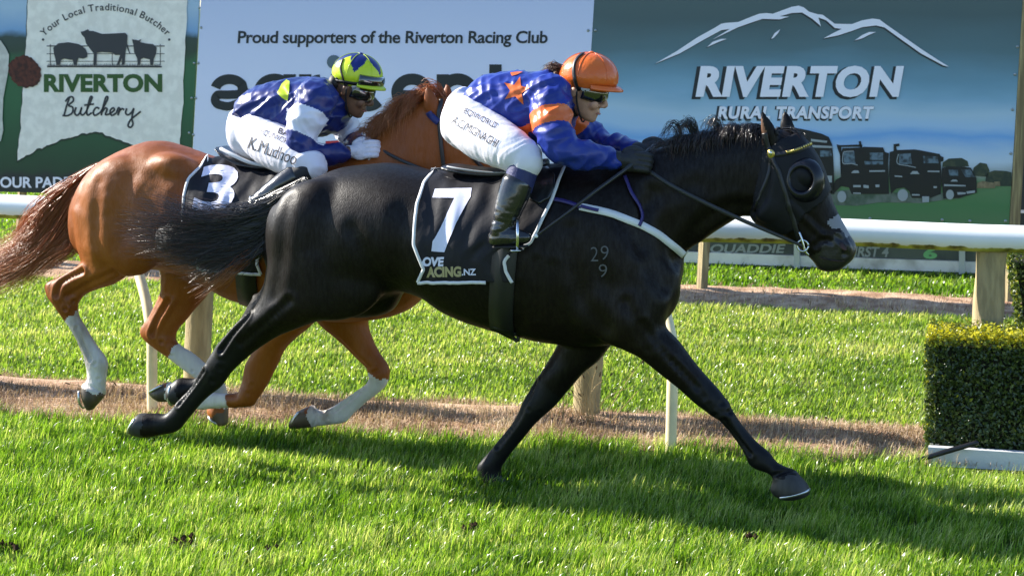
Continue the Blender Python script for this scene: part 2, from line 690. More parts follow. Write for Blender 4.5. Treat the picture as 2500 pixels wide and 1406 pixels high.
m_dirt = mat("dead_turf_soil", lin(150, 118, 94), rough=1.0, spec=0.05, col2=lin(204, 174, 146), vscale=9.0, bump=1.0, bscale=70, lo=0.35, hi=0.68)
def bank(T):
    u = np.clip(T / 0.7, 0, 1)
    return 0.004 + 0.034 * u * u * (3 - 2 * u) * np.clip((1 - T) / 0.12, 0.25, 1)
def zdirt(V, T):
    return bank(T) + 0.03 * (vnoise2(V[:, 0], V[:, 1], 3.6, 8) - 0.5) * np.sin(T * math.pi) \
        + 0.028 * (vnoise2(V[:, 0], V[:, 1], 11, 9) - 0.5) * np.sin(T * math.pi) - 0.03 * ((T == 0) | (T == 1))
strip("bare_soil_strip", lambda p: q_front(p) - 0.05 + 0.06 * math.sin(p * 3.1) * math.sin(p * 1.3), lambda p: q_back(p) + 0.05 * math.sin(p * 2.3 + 1), -9, 4.5, m_dirt, zdirt)
strip("far_bare_soil_strip", lambda p: FAR0 + 0.07 * math.sin(p * 2.7), lambda p: FAR1 + 0.05 * math.sin(p * 2), -12, 5, m_dirt, zdirt, seed=6)

# ---- blades of grass
def blades(name, n, ymin, ymax, keep, hgt, wid, m, label, cat, seed, tintf, xpad=0.35, lean=0.55, curl=0.5, dens_pow=0.0, wind=(0.25, -0.1), zoff=None):
    rg = np.random.default_rng(seed)
    Y = rg.uniform(ymin, ymax, n)
    if dens_pow:
        Y = ymin + (ymax - ymin) * rg.uniform(0, 1, n) ** dens_pow
    X = rg.uniform(-1, 1, n) * (0.25 * Y + xpad)
    k = keep(X, Y, rg)
    X, Y = X[k], Y[k]
    N = len(X)
    h = hgt(X, Y, rg)
    w = wid * rg.uniform(0.5, 1.3, N)
    az = rg.uniform(0, 2 * math.pi, N)
    ln = np.abs(rg.normal(0, lean, N))
    dx, dy = np.cos(az) * ln + wind[0], np.sin(az) * ln + wind[1]
    fa = rg.uniform(0, math.pi, N)
    sx, sy = np.cos(fa) * w / 2, np.sin(fa) * w / 2
    z0 = np.full(N, -0.012) + (zoff(X, Y) if zoff else 0)
    B = np.column_stack([X, Y, z0])
    S = np.column_stack([sx, sy, np.zeros(N)])
    nrm = np.sqrt(1 + dx ** 2 + dy ** 2)
    D1 = np.column_stack([dx * 0.45, dy * 0.45, np.ones(N)]) * (h * 0.55 / nrm)[:, None]
    D2 = np.column_stack([dx, dy, np.ones(N) * (1 - curl * np.minimum(ln, 1))]) * (h / nrm)[:, None]
    V = np.stack([B - S, B + S, B + D1 - S * 0.8, B + D1 + S * 0.8, B + D2], axis=1).reshape(-1, 3)
    i = np.arange(N)[:, None] * 5
    T = np.concatenate([i + np.array([[0, 1, 3]]), i + np.array([[0, 3, 2]]), i + np.array([[2, 3, 4]])], axis=0)
    tint = np.repeat(np.clip(tintf(X, Y, rg), 0, 1), 5)
    o = mk(name, V, T, m, fast=True, tint=tint, smooth=False)
    return tag(o, label, cat, kind="stuff")

m_grass = tint_mat("grass_blade", [(0.0, (0.018, 0.055, 0.006)), (0.33, (0.085, 0.178, 0.012)), (0.66, (0.185, 0.295, 0.03)), (1.0, (0.42, 0.45, 0.19))], rough=0.28, spec=0.6, transl=0.5, tboost=1.75)
m_grass_far = tint_mat("grass_blade_inner", [(0.0, (0.035, 0.085, 0.01)), (0.35, (0.115, 0.2, 0.022)), (0.7, (0.215, 0.3, 0.05)), (1.0, (0.4, 0.4, 0.18))], rough=0.3, spec=0.6, transl=0.48, tboost=1.7)
m_straw = tint_mat("dry_straw", [(0.0, (0.16, 0.1, 0.065)), (0.5, (0.46, 0.33, 0.225)), (1.0, (0.7, 0.57, 0.43))], rough=0.7, spec=0.2, transl=0.2, tboost=1.0)

def tint_lawn(X, Y, rg):
    return 0.5 + 0.4 * (vnoise2(X, Y, 3.0, 21) - 0.5) + 0.45 * (vnoise2(X, Y, 8.0, 22) - 0.5) + rg.normal(0.02, 0.25, len(X))
def keep_front(X, Y, rg):
    q, p = qn(X, Y), pn(X, Y)
    edge = q_front(p) + 0.05 * (vnoise2(X, Y, 5, 31) - 0.5) + rg.normal(0, 0.02, len(X))
    edge = np.where(p > -0.86, np.minimum(edge, 8.99 + rg.normal(0, 0.02, len(X))), edge)   # room for the edging board
    divot = np.zeros(len(X), bool)
    for dx_, dy_, dr_ in ((440, 1338, 0.055), (25, 1346, 0.07), (655, 1350, 0.04), (1835, 1325, 0.05), (1150, 1300, 0.035)):
        g_ = on_ground(dx_, dy_)
        divot |= ((X - g_[0]) ** 2 + ((Y - g_[1]) * 0.8) ** 2 < (dr_ * rg.uniform(0.6, 1.2, len(X))) ** 2) & (rg.random(len(X)) < 0.9)
    holes = divot | (vnoise2(X, Y, 3.3, 41) > 0.93) & (rg.random(len(X)) < 0.8)
    return (q < edge) & ~holes
def h_front(X, Y, rg):
    q, p = qn(X, Y), pn(X, Y)
    near_edge = np.clip(1 - (q_front(p) - q) / 0.22, 0, 1)
    return (0.038 + 0.045 * vnoise2(X, Y, 5.0, 51) + 0.02 * near_edge) * rg.uniform(0.55, 1.3, len(X))
blades("lawn_grass", 250000, 6.6, 10.6, keep_front, h_front, 0.0046, m_grass,
       "bright green long turf grass in front of the bare soil strip", "grass", 61, tint_lawn, xpad=1.0, lean=0.42, dens_pow=1.0)
def keep_mid(X, Y, rg):
    q, p = qn(X, Y), pn(X, Y)
    return (q > q_back(p) - 0.02 + 0.07 * (vnoise2(X, Y, 5, 32) - 0.5) + rg.normal(0, 0.02, len(X))) & (q < FAR0 + 0.1 * (vnoise2(X, Y, 4, 33) - 0.5) + rg.normal(0, 0.03, len(X)))
blades("inner_lawn_grass", 240000, 9.0, 15.4, keep_mid, lambda X, Y, rg: (0.034 + 0.022 * vnoise2(X, Y, 3.0, 52)) * rg.uniform(0.5, 1.25, len(X)), 0.0085, m_grass_far,
       "mown light green grass between the two bare soil strips", "grass", 62,
       lambda X, Y, rg: 0.5 + 0.45 * (vnoise2(X, Y * 1.6, 2.0, 23) - 0.5) + 0.25 * (vnoise2(X, Y, 8, 24) - 0.5) + rg.normal(0, 0.22, len(X)) + 0.12 * (Y > 11.5), xpad=1.2, lean=0.5, dens_pow=1.0)
def keep_bank(X, Y, rg):
    q = qn(X, Y)
    return (q > FAR1 + 0.1 * (vnoise2(X, Y, 4, 34) - 0.5) + rg.normal(0, 0.03, len(X)))
blades("bank_grass", 120000, 13.6, 24.0, keep_bank, lambda X, Y, rg: (0.03 + 0.035 * vnoise2(X, Y, 2.0, 53)) * rg.uniform(0.5, 1.3, len(X)), 0.014, m_grass,
       "rough uncut green grass behind the far bare soil strip", "grass", 63, lambda X, Y, rg: 0.5 + 0.5 * (vnoise2(X, Y, 2.5, 25) - 0.5) + rg.normal(0, 0.15, len(X)), xpad=1.5, lean=0.5, dens_pow=1.6)
def keep_dirt(X, Y, rg):
    q, p = qn(X, Y), pn(X, Y)
    return (q > q_front(p) - 0.05) & (q < q_back(p) + 0.03) & (rg.random(len(X)) < 0.35 + 0.65 * vnoise2(X, Y, 3, 35))
def h_dry(X, Y, rg): return (0.03 + 0.035 * vnoise2(X, Y, 4, 54) ** 2) * rg.uniform(0.5, 1.4, len(X)) + 0.015
blades("dead_grass", 330000, 8.2, 11.4, keep_dirt, h_dry, 0.0035, m_straw,
       "dead sprayed straw-brown grass on the bare soil strip under the rail", "dead grass", 64,
       lambda X, Y, rg: 0.5 + 0.8 * (vnoise2(X, Y, 3.0, 26) - 0.5) + rg.normal(0, 0.2, len(X)), xpad=1.0, lean=1.3, curl=0.7, zoff=lambda X, Y: 0.012 + bank(np.clip((qn(X, Y) - q_front(pn(X, Y)) + 0.05) / 0.63, 0, 1)) + 0.03 * (vnoise2(X, Y, 3.6, 8) - 0.5))
def keep_far(X, Y, rg):
    q = qn(X, Y)
    return (q > FAR0 - 0.03) & (q < FAR1 + 0.03)
blades("far_dead_grass", 22000, 12.4, 16.4, keep_far, lambda X, Y, rg: h_dry(X, Y, rg) * 1.0, 0.006, m_straw,
       "dead brown grass on the far soil strip below the signs", "dead grass", 65, lambda X, Y, rg: 0.4 + 0.6 * (vnoise2(X, Y, 3, 27) - 0.5) + rg.normal(0, 0.2, len(X)), lean=1.0, curl=0.6, zoff=lambda X, Y: 0.03)

# ---- clods of kicked-up soil, dry weed stalks, bank flowers
m_clod = mat("dark_soil", lin(52, 40, 30), rough=1.0, spec=0.05)
def clod_mesh(parts, p, r, rg):
    n = 6
    a = rg.uniform(0, 6.28)
    v = []
    for (x, y, z) in ((1, 0, 0), (-1, 0, 0), (0, 1, 0), (0, -1, 0), (0, 0, 1), (0, 0, -1)):
        k = r * rg.uniform(0.5, 1.3)
        v.append([p[0] + k * (x * math.cos(a) - y * math.sin(a)), p[1] + k * (x * math.sin(a) + y * math.cos(a)), p[2] + k * z])
    f = [[0, 2, 4], [2, 1, 4], [1, 3, 4], [3, 0, 4], [2, 0, 5], [1, 2, 5], [3, 1, 5], [0, 3, 5]]
    parts.append((np.array(v), f))
cl = []
rg = np.random.default_rng(77)
for i in range(46):
    px, py = rg.normal(1960, 60), rg.normal(1062, 22)
    clod_mesh(cl, on_ground(px, py) + np.array([0, 0, 0.018]), rg.uniform(0.004, 0.012), rg)
for i in range(160):
    p_ = rg.uniform(-6, 2.5)
    q_ = rg.uniform(q_front(p_), q_back(p_))
    clod_mesh(cl, pq(p_, q_, 0.03), rg.uniform(0.003, 0.012), rg)
for (px, py) in ((440, 1335), (455, 1342), (430, 1345), (20, 1345), (35, 1352), (660, 1352), (1835, 1328), (1150, 1303)):
    for k in range(5):
        clod_mesh(cl, on_ground(px + rg.normal(0, 12), py + rg.normal(0, 4)) + np.array([0, 0, 0.03]), rg.uniform(0.006, 0.016), rg)
V, Fc = join(cl)
tag(mk("soil_clods", V, Fc, m_clod, smooth=False), "dark clods of soil scattered over the bare strip and the turf", "soil clods", kind="stuff")

m_stalk = mat("dry_stalk", lin(176, 150, 104), rough=0.8)
m_seed = mat("seed_head", lin(96, 74, 50), rough=0.9)
def weed(base, n, hgt, spr, seed, label):
    rg = np.random.default_rng(seed)
    t = thing("dry_weed", label, "weed", base, "dry weeds on the bare soil strip")
    st, sd = [], []
    for i in range(n):
        b = base + np.array([rg.normal(0, 0.03), rg.normal(0, 0.02), -0.01])
        tip = b + np.array([rg.normal(0.02, spr), rg.normal(0, spr * 0.5), hgt * rg.uniform(0.45, 1.1)])
        mid = (b + tip) / 2 + np.array([rg.normal(0, 0.03), 0, 0.05])
        st.append(tube([b, mid, tip], [0.0016, 0.0012, 0.0008], seg=4, sub=4, cap=False))
        if rg.random() < 0.6:
            dd = (tip - mid) / np.linalg.norm(tip - mid)
            sd.append(tube([tip, tip + dd * 0.01, tip + dd * 0.024], [0.002, 0.0042, 0.0012], seg=5, sub=2))
    V, Fc = join(st); mk("stalks", V, Fc, m_stalk, t, kind="stuff")
    if sd:
        V, Fc = join(sd); mk("seed_heads", V, Fc, m_seed, t, kind="stuff")
weed(on_ground(1445, 1052), 26, 0.36, 0.13, 5, "dry seeding weed with thin tangled stalks at the foot of a rail post")
weed(on_ground(1350, 1050), 9, 0.42, 0.12, 6, "sparse dry weed with dark seed heads behind the dark horse's foreleg")
weed(on_ground(300, 1008), 9, 0.16, 0.16, 8, "low dry weed with bent stalks below the chestnut horse's hind hoof")

# =================================================================== RUNNING RAIL
LEAN = 0.055
m_rail = mat("rail_paint", lin(238, 240, 240), rough=0.35, spec=0.5, var=0.04, vscale=3)
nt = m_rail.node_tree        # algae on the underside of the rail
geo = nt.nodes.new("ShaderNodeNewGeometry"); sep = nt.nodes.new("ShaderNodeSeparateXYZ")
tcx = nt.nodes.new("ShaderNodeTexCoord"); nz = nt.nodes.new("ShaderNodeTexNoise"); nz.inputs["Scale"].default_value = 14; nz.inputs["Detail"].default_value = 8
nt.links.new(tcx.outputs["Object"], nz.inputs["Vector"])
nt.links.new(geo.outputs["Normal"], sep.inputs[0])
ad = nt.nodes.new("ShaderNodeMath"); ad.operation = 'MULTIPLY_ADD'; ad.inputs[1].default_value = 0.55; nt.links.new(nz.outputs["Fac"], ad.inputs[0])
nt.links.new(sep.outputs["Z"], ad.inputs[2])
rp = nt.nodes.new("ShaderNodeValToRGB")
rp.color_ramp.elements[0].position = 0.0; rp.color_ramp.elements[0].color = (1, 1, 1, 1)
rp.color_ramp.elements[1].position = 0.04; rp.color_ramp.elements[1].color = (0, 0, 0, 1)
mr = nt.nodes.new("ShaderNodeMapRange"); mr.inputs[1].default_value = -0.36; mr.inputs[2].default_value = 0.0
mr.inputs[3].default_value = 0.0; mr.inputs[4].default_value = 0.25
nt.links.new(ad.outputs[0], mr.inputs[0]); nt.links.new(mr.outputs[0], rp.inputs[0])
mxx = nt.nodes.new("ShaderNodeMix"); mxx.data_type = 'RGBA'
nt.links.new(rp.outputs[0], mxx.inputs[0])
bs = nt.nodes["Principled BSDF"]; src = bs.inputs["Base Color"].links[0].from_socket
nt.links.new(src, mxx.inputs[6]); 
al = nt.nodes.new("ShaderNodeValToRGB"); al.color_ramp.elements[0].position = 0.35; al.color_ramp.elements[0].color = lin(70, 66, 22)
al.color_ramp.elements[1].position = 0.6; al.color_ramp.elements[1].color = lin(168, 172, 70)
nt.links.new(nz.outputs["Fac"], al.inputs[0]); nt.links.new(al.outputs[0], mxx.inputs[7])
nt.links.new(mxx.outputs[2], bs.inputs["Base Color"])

m_post = mat("treated_post", lin(150, 136, 104), rough=0.85, spec=0.2, col2=lin(176, 160, 122), vscale=6, stretch=(6, 6, 1), bump=0.5, bscale=25)
m_stake = mat("stake_plastic", lin(232, 216, 176), rough=0.4, spec=0.4, var=0.1, vscale=7)
QR = 9.55
rail = thing("running_rail", "white tubular running rail with mossy underside on round timber posts", "rail", pq(-1.0, QR))
rl0, rl1 = at_q(-900, 480, QR - 0.06), at_q(3300, 603, QR - 0.06)
zr = at_q(1250, 543, QR - 0.06)[2]
pr0, pr1 = pn(rl0[0], rl0[1]), pn(rl1[0], rl1[1])
segs = []
joints = [pr0, pr1]
for a, b in zip(joints[:-1], joints[1:]):
    pp = [pq(a + 0.0004 + (b - a - 0.0008) * k / 40, QR - 0.06, zr + 0.004 * math.sin(k * 0.9)) for k in range(41)]
    V, Fc = tube(pp, 0.062, seg=32, sub=1, cap=False)
    mk("rail_tube", V, Fc, m_rail, rail)
def log_post(p0, p1, r, seed):
    rg = np.random.default_rng(seed)
    n = 14
    pts = [p0 + (p1 - p0) * k / n for k in range(n + 1)]
    V, Fc = tube(pts, [r * (1 + 0.03 * rg.normal()) for _ in pts], seg=22, sub=2, cap=False)
    return V, Fc
for i, px in enumerate((-470, 475, 1428, 2392, 3340)):
    py = 17 + (px + 15400) * 0.0605
    b = at_q(px, py, QR)
    b[2] = -0.05
    t = b + DV * LEAN * (zr + 0.03) + UP * (zr + 0.0)
    V, Fc = log_post(b, t, 0.068, 90 + i)
    mk("post", V, Fc, m_post, rail)
# bent plastic stakes in front of the posts
for px, py, pts in ((372, 1003, [(372, 1012), (371, 900), (370, 830), (358, 740), (335, 655), (318, 590)]),
                    (1637, 1105, [(1637, 1108), (1640, 1000), (1642, 900), (1640, 830), (1622, 750), (1605, 690)])):
    qb = 9.1 if px < 1000 else 9.03
    qs = [qb, qb, qb + 0.01, qb + 0.08, qb + 0.2, QR - 0.1]
    pp = [at_q(x, y, q_) for (x, y), q_ in zip(pts, qs)]
    pp[0][2] = -0.04
    pp[-1][2] = min(pp[-1][2], zr - 0.02)
    V, Fc = tube(pp, 0.026, seg=12, sub=5, cap=True)
    mk("stake", V, Fc, m_stake, rail)

# =================================================================== SIGNS
QS = 14.0
m_lumber = mat("sawn_timber", lin(122, 106, 76), rough=0.8, col2=lin(160, 144, 104), vscale=4, stretch=(10, 10, 0.8), bump=0.3, bscale=30)
m_screw = mat("screw_zinc", lin(150, 156, 160), rough=0.35, metal=0.8)
m_ink = mat("sign_ink", lin(22, 30, 38), rough=0.5)
m_white_ink = mat("sign_white_ink", lin(232, 230, 244), rough=0.45)

def grad_mat(name, stops, noise_amt=0.06, nscale=3.0, rough=0.4, stretch=(1, 1, 1)):
    """printed picture: colour bands up the board, broken by noise"""
    m = bpy.data.materials.new(name); m.use_nodes = True
    nt = m.node_tree; b = nt.nodes["Principled BSDF"]
    tc = nt.nodes.new("ShaderNodeTexCoord"); sp = nt.nodes.new("ShaderNodeSeparateXYZ")
    nt.links.new(tc.outputs["Generated"], sp.inputs[0])
    mp = nt.nodes.new("ShaderNodeMapping"); mp.inputs["Scale"].default_value = stretch
    nt.links.new(tc.outputs["Object"], mp.inputs[0])
    n = nt.nodes.new("ShaderNodeTexNoise"); n.inputs["Scale"].default_value = nscale; n.inputs["Detail"].default_value = 6
    nt.links.new(mp.outputs[0], n.inputs["Vector"])
    ma = nt.nodes.new("ShaderNodeMath"); ma.operation = 'MULTIPLY_ADD'; ma.inputs[1].default_value = noise_amt
    nt.links.new(n.outputs["Fac"], ma.inputs[0]); nt.links.new(sp.outputs["Z"], ma.inputs[2])
    sb = nt.nodes.new("ShaderNodeMath"); sb.operation = 'SUBTRACT'; sb.inputs[1].default_value = noise_amt / 2
    nt.links.new(ma.outputs[0], sb.inputs[0])
    rp = nt.nodes.new("ShaderNodeValToRGB"); el = rp.color_ramp.elements
    el[0].position, el[0].color = stops[0][0], stops[0][1]
    el[1].position, el[1].color = stops[-1][0], stops[-1][1]
    for p, cc in stops[1:-1]:
        e = el.new(p); e.color = cc
    nt.links.new(sb.outputs[0], rp.inputs[0]); nt.links.new(rp.outputs[0], b.inputs["Base Color"])
    b.inputs["Roughness"].default_value = rough
    return m

def board(parent, corners, m, q=QS, thick=0.02):
    """corners in pixels: top-left, top-right, bottom-right, bottom-left"""
    f = [at_q(x, y, q) for x, y in corners]
    bk = [p + NV * thick for p in f]
    V = np.array(f + bk)
    Fc = [[0, 3, 2, 1], [4, 5, 6, 7], [0, 1, 5, 4], [1, 2, 6, 5], [2, 3, 7, 6], [3, 0, 4, 7]]
    return mk("panel", V, Fc, m, parent, smooth=False)

def screws(parent, pts, q=QS):
    for x, y in pts:
        cpt = at_q(x, y, q - 0.002)
        V, Fc = ellipsoid(cpt, (DV * 0.011, UP * 0.011, -NV * 0.005), seg=10, rows=5)
        mk("screw", V, Fc, m_screw, parent)

def sign_posts(parent, xs, q=QS, w=0.04):
    for x in xs:
        b = at_q(x, 715, q + 0.065); b[2] = -0.05
        z1 = at_q(x, -240, q)[2]
        t = b + UP * z1 + DV * LEAN * z1
        V, Fc = tube([b, t], w, seg=4, sub=1, cap=False)
        mk("post", V, Fc, m_lumber, parent, smooth=False)

YT = -250
# --- the butcher's sign
s1 = thing("billboard", "butcher shop billboard printed with farm animals on a torn pale label", "sign", at_q(200, 700, QS) * np.array([1, 1, 0]), "advertising boards behind the rail")
m_farm = grad_mat("print_pasture", [(0.0, lin(34, 38, 44)), (0.055, lin(34, 38, 44)), (0.075, lin(26, 58, 40)), (0.3, lin(34, 92, 58)), (0.44, lin(40, 98, 62)), (0.475, lin(36, 60, 48)), (0.52, lin(40, 62, 60)), (0.545, lin(120, 160, 205)), (0.62, lin(165, 190, 215)), (0.8, lin(150, 180, 212)), (1.0, lin(120, 160, 205))], noise_amt=0.05, nscale=6)
board(s1, [(-330, YT), (499, YT), (461, 482), (-330, 458)], m_farm)
m_label = mat("print_canvas", lin(232, 224, 216), rough=0.6, col2=lin(246, 238, 230), vscale=14, bump=0.1, bscale=200)
rg = np.random.default_rng(4)
edge = [(88, YT), (74, -60), (66, 60), (62, 130), (54, 250), (48, 330), (42, 392)]
zig = [(70, 378), (98, 362), (120, 356), (150, 340), (180, 334), (205, 326), (236, 321), (262, 331), (290, 342), (318, 352), (345, 366), (380, 374), (415, 384), (438, 392)]
right = [(441, 330), (446, 250), (452, 120), (457, 0), (466, YT)]
def rough_edge(pts, amp, k=5):
    out = []
    for (x0, y0), (x1, y1) in zip(pts[:-1], pts[1:]):
        for i in range(k):
            t = i / k
            out.append((x0 + (x1 - x0) * t + rg.normal(0, amp), y0 + (y1 - y0) * t + rg.normal(0, amp)))
    out.append(pts[-1])
    return out
m_tear = mat("print_tear_edge", lin(24, 44, 34), rough=0.5)
lab = rough_edge(edge + zig + right, 1.2)
print_on("label_edge_print", [poly2([(x - 2, y + 5) for x, y in lab])], QS, 1, m_tear, s1)
print_on("label_print", [poly2(lab)], QS, 2, m_label, s1)
m_char = mat("print_charcoal", lin(52, 52, 58), rough=0.55)
m_green = mat("print_green", lin(46, 84, 30), rough=0.55)
Z = 2.811
zs = lambda pts: [(x / Z, y / Z) for x, y in pts]
pig = zs([(365, 330), (400, 300), (470, 292), (540, 305), (565, 320), (585, 335), (600, 370), (598, 395), (570, 405), (540, 400), (530, 425), (526, 448), (505, 448), (500, 415), (440, 405), (418, 415), (412, 448), (387, 448), (380, 410), (370, 370)])
cow = zs([(553, 220), (575, 216), (590, 208), (605, 203), (612, 214), (640, 215), (700, 235), (780, 232), (860, 228), (875, 245), (872, 300), (890, 360), (902, 375), (888, 372), (868, 320), (860, 370), (855, 445), (835, 448), (838, 400), (815, 448), (800, 448), (825, 380), (790, 380), (775, 365), (700, 360), (665, 365), (660, 448), (640, 448), (643, 370), (620, 340), (590, 300), (580, 260), (560, 240)])
sheep = zs([(905, 272), (930, 275), (950, 280), (970, 270), (960, 290), (1000, 300), (1050, 305), (1075, 330), (1070, 370), (1055, 410), (1050, 448), (1030, 448), (1028, 410), (985, 400), (965, 410), (962, 448), (945, 448), (940, 400), (920, 360), (915, 310)])
fence = []
for y, w in ((318, 5), (371, 3), (423, 3)):
    fence.append(stroke2(zs([(320, y), (560, y), (900, y), (1130, y)]), w / 2))
for x in (345, 770, 1100):
    fence.append(stroke2(zs([(x, 305), (x, 380), (x, 450)]), 1.6))
fence.append(stroke2(zs([(322, 458), (700, 459), (1110, 460)]), 4))
fence += [poly2(zs([(x - 3, 455), (x + rg.normal(0, 3), 436), (x + 3, 455)])) for x in range(330, 1100, 9)]
print_on("fence_print", fence, QS, 3, m_char, s1, kind="stuff")
for nm, pl in (("pig_print", pig), ("cow_print", cow), ("sheep_print", sheep)):
    print_on(nm, [poly2(pl)], QS, 4, m_char, s1)
print_on("lettering", [text2("RIVERTON", 107, 181, 396, 226, bold=0.045, spacing=1.02)], QS, 3, m_green, s1)
arc = []
msg = "Your Local Traditional Butcher"
x0, y0, x1, y1, ym = 108, 90, 408, 90, 26
cxa = 258.0; ra = ((150.0) ** 2 + 64.0 ** 2) / (2 * 64.0); cya = 26 + ra
tot = 2 * math.asin(150 / ra)
gl = [(ch, glyphs(ch, 0, 0.012)[0][:, 0].max() + 0.06 if ch != ' ' else 0.3) for ch in msg]
W_ = sum(w for _, w in gl); acc = 0
for ch, w in gl:
    if ch != ' ':
        th_ = -tot / 2 + tot * (acc + w / 2) / W_
        V, Fc = glyphs(ch, 0, 0.012)
        sc_ = tot * ra / W_
        v = np.column_stack([(V[:, 0] - w / 2) * sc_, -V[:, 1] * sc_])
        ca_, sa_ = math.cos(th_), math.sin(th_)
        v = np.column_stack([v[:, 0] * ca_ - v[:, 1] * sa_, v[:, 0] * sa_ + v[:, 1] * ca_])
        arc.append((v + np.array([cxa + ra * math.sin(th_) * 1.0, cya - ra * math.cos(th_)]), Fc))
    acc += w
print_on("lettering", arc, QS, 3, m_char, s1)
for dx_ in (105, 413):
    print_on("dot_print", [disc2(dx_, 97.5, 3)], QS, 3, m_char, s1)
scr = [[(478, 668), (455, 735), (440, 792)],
       [(448, 700), (470, 672), (498, 668), (502, 695), (470, 725), (498, 738), (496, 775), (462, 796), (428, 794)],
       [(522, 738), (512, 775), (528, 794), (548, 775), (560, 740), (552, 775), (566, 792), (590, 770)],
       [(590, 770), (625, 690), (632, 668), (618, 672), (596, 760), (602, 792), (630, 775)], [(578, 724), (610, 720), (645, 716)],
       [(682, 748), (660, 740), (640, 770), (652, 794), (690, 772)],
       [(690, 772), (735, 690), (738, 666), (722, 680), (694, 794)], [(700, 770), (722, 744), (735, 752), (724, 788), (752, 784)],
       [(752, 784), (784, 758), (776, 742), (756, 762), (766, 794), (800, 776)],
       [(800, 776), (812, 742), (822, 752), (808, 794)], [(812, 770), (836, 748), (852, 756)],
       [(870, 745), (862, 778), (880, 790), (905, 770), (918, 744)],
       [(918, 744), (905, 810), (912, 852), (896, 876), (878, 862), (898, 822), (934, 792), (966, 766)]]
print_on("lettering", [stroke2(zs(p), 4.6) for p in scr], QS, 3, m_char, s1)
print_on("lettering", [text2("OUR PADDOCK", 0, 432, 262, 459, bold=0.03)], QS, 2, m_white_ink, s1)
m_cowhide = mat("print_cow_white", lin(200, 196, 190), rough=0.6, var=0.1, vscale=20)
m_cowbrown = mat("print_cow_brown", lin(92, 44, 32), rough=0.7, col2=lin(58, 26, 20), vscale=30)
print_on("cow_muzzle_print", [poly2([(-120, 60), (-40, 78), (2, 100), (14, 118), (22, 135), (20, 175), (8, 240), (6, 290), (8, 318), (2, 345), (-40, 360), (-120, 340)])], QS, 3, m_cowhide, s1)
tuft = [(60 + (40 + rg.normal(0, 1.6)) * math.cos(a), 176 + (39 + rg.normal(0, 1.6)) * math.sin(a) + 5 * math.cos(a)) for a in np.linspace(0, 6.28, 50, endpoint=False)]
print_on("cow_tuft_print", [poly2(tuft)], QS, 4, m_cowbrown, s1)
screws(s1, [(487, 20), (474, 155), (468, 240), (462, 325)])
sign_posts(s1, (45, 420))

# --- the farm supplier's sign
s2 = thing("billboard", "pale blue-white billboard with large black lettering between the two picture billboards", "sign", at_q(960, 710, QS) * np.array([1, 1, 0]), "advertising boards behind the rail")
m_pale = grad_mat("print_pale", [(0.0, lin(232, 232, 250)), (0.4, lin(220, 222, 248)), (0.65, lin(196, 204, 236)), (1.0, lin(160, 178, 215))], noise_amt=0.03, nscale=1.2)
board(s2, [(504, YT), (1466, YT), (1418, 528), (464, 484)], m_pale, q=QS - 0.004)
print_on("lettering", [text2("Proud supporters of the Riverton Racing Club", 580, 76, 1337, 116, bold=0.022, spacing=0.96, shear=0.06)], QS - 0.004, 1, m_ink, s2)
SW = 30.0                      # heavy rounded letters
def arcp(cx, cy, rx, ry, a0, a1, n=14):
    return [(cx + rx * math.cos(R(a0 + (a1 - a0) * k / n)), cy + ry * math.sin(R(a0 + (a1 - a0) * k / n))) for k in range(n + 1)]
def big(ch, x, w, y0=182.0, y1=270.0):
    """one letter: stroke paths inside x..x+w, x-height y0..y1"""
    h_ = SW / 2; xl, xr, yt, yb = x + h_, x + w - h_, y0 + h_ * 0.8, y1 - h_ * 0.8
    cx, cy, rx, ry = (xl + xr) / 2, (yt + yb) / 2, (xr - xl) / 2, (yb - yt) / 2
    vert = lambda xx, a, b: stroke2([(xx, a), (xx, (a + b) / 2), (xx, b)], SW)
    if ch == 'a': return [stroke2(arcp(cx, cy - 4, rx, ry - 4, 195, 330) + [(xr, cy + 2)], SW * .8), vert(xr, cy - 8, y1), stroke2([(xr, cy + 4), (cx, cy + 6)] + arcp(xl + 14, cy + 18, 14, 13, 250, 100, 6) + [(cx, yb + 2), (xr, cy + 22)], SW * .7)]
    if ch == 'g': return [stroke2(arcp(cx, cy, rx, ry, 0, 360, 24), SW * .9), vert(xr, y0, y1 + 8), stroke2(arcp(cx, y1 + 4, rx, 26, 0, 165), SW * .8)]
    if ch == 'r': return [vert(xl, y0, y1), stroke2(arcp(xl + (w - SW) * .95, cy + 6, (w - SW) * .9, ry + 4, 190, 268), SW * .9)]
    if ch == 'i': return [vert(x + h_, y0, y1)]
    if ch == 'c': return [stroke2(arcp(cx, cy, rx, ry, 320, 40), SW)]
    if ch == 'e': return [stroke2(arcp(cx, cy, rx, ry, 360, 40, 20), SW * .92), stroke2([(xl, cy + 3), (cx, cy + 3), (xr + 6, cy + 3)], SW * .55)]
    if ch == 'n': return [vert(xl, y0, y1), stroke2(arcp(cx, cy, rx, ry, 190, 350), SW * .95), vert(xr, cy - 8, y1)]
    if ch == 't': return [vert(x + w * .48, y0 - 24, yb - 6), stroke2([(x, yt), (x + w / 2, yt), (x + w, yt)], SW * .7), stroke2([(x + w * .48, yb - 10), (x + w * .6, yb), (x + w, yb)], SW * .8)]
xx = 510.0
for ch, w in zip("agricentre", (100, 104, 70, 32, 98, 104, 102, 70, 70, 104)):
    for k_, shp in enumerate(big(ch, xx, w)):
        print_on("letter_stroke", [shp], QS - 0.004, 1 + 0.15 * k_, m_ink, s2)
    xx += w + 8
print_on("dot_print", [disc2(815, 152, 17)], QS - 0.004, 2, mat("print_slate", lin(86, 104, 120), rough=0.5), s2)
print_on("leaf_print", [poly2([(795, 345), (835, 343), (834, 356), (794, 358)])], QS - 0.004, 1, mat("print_red", lin(190, 40, 50), rough=0.5), s2)
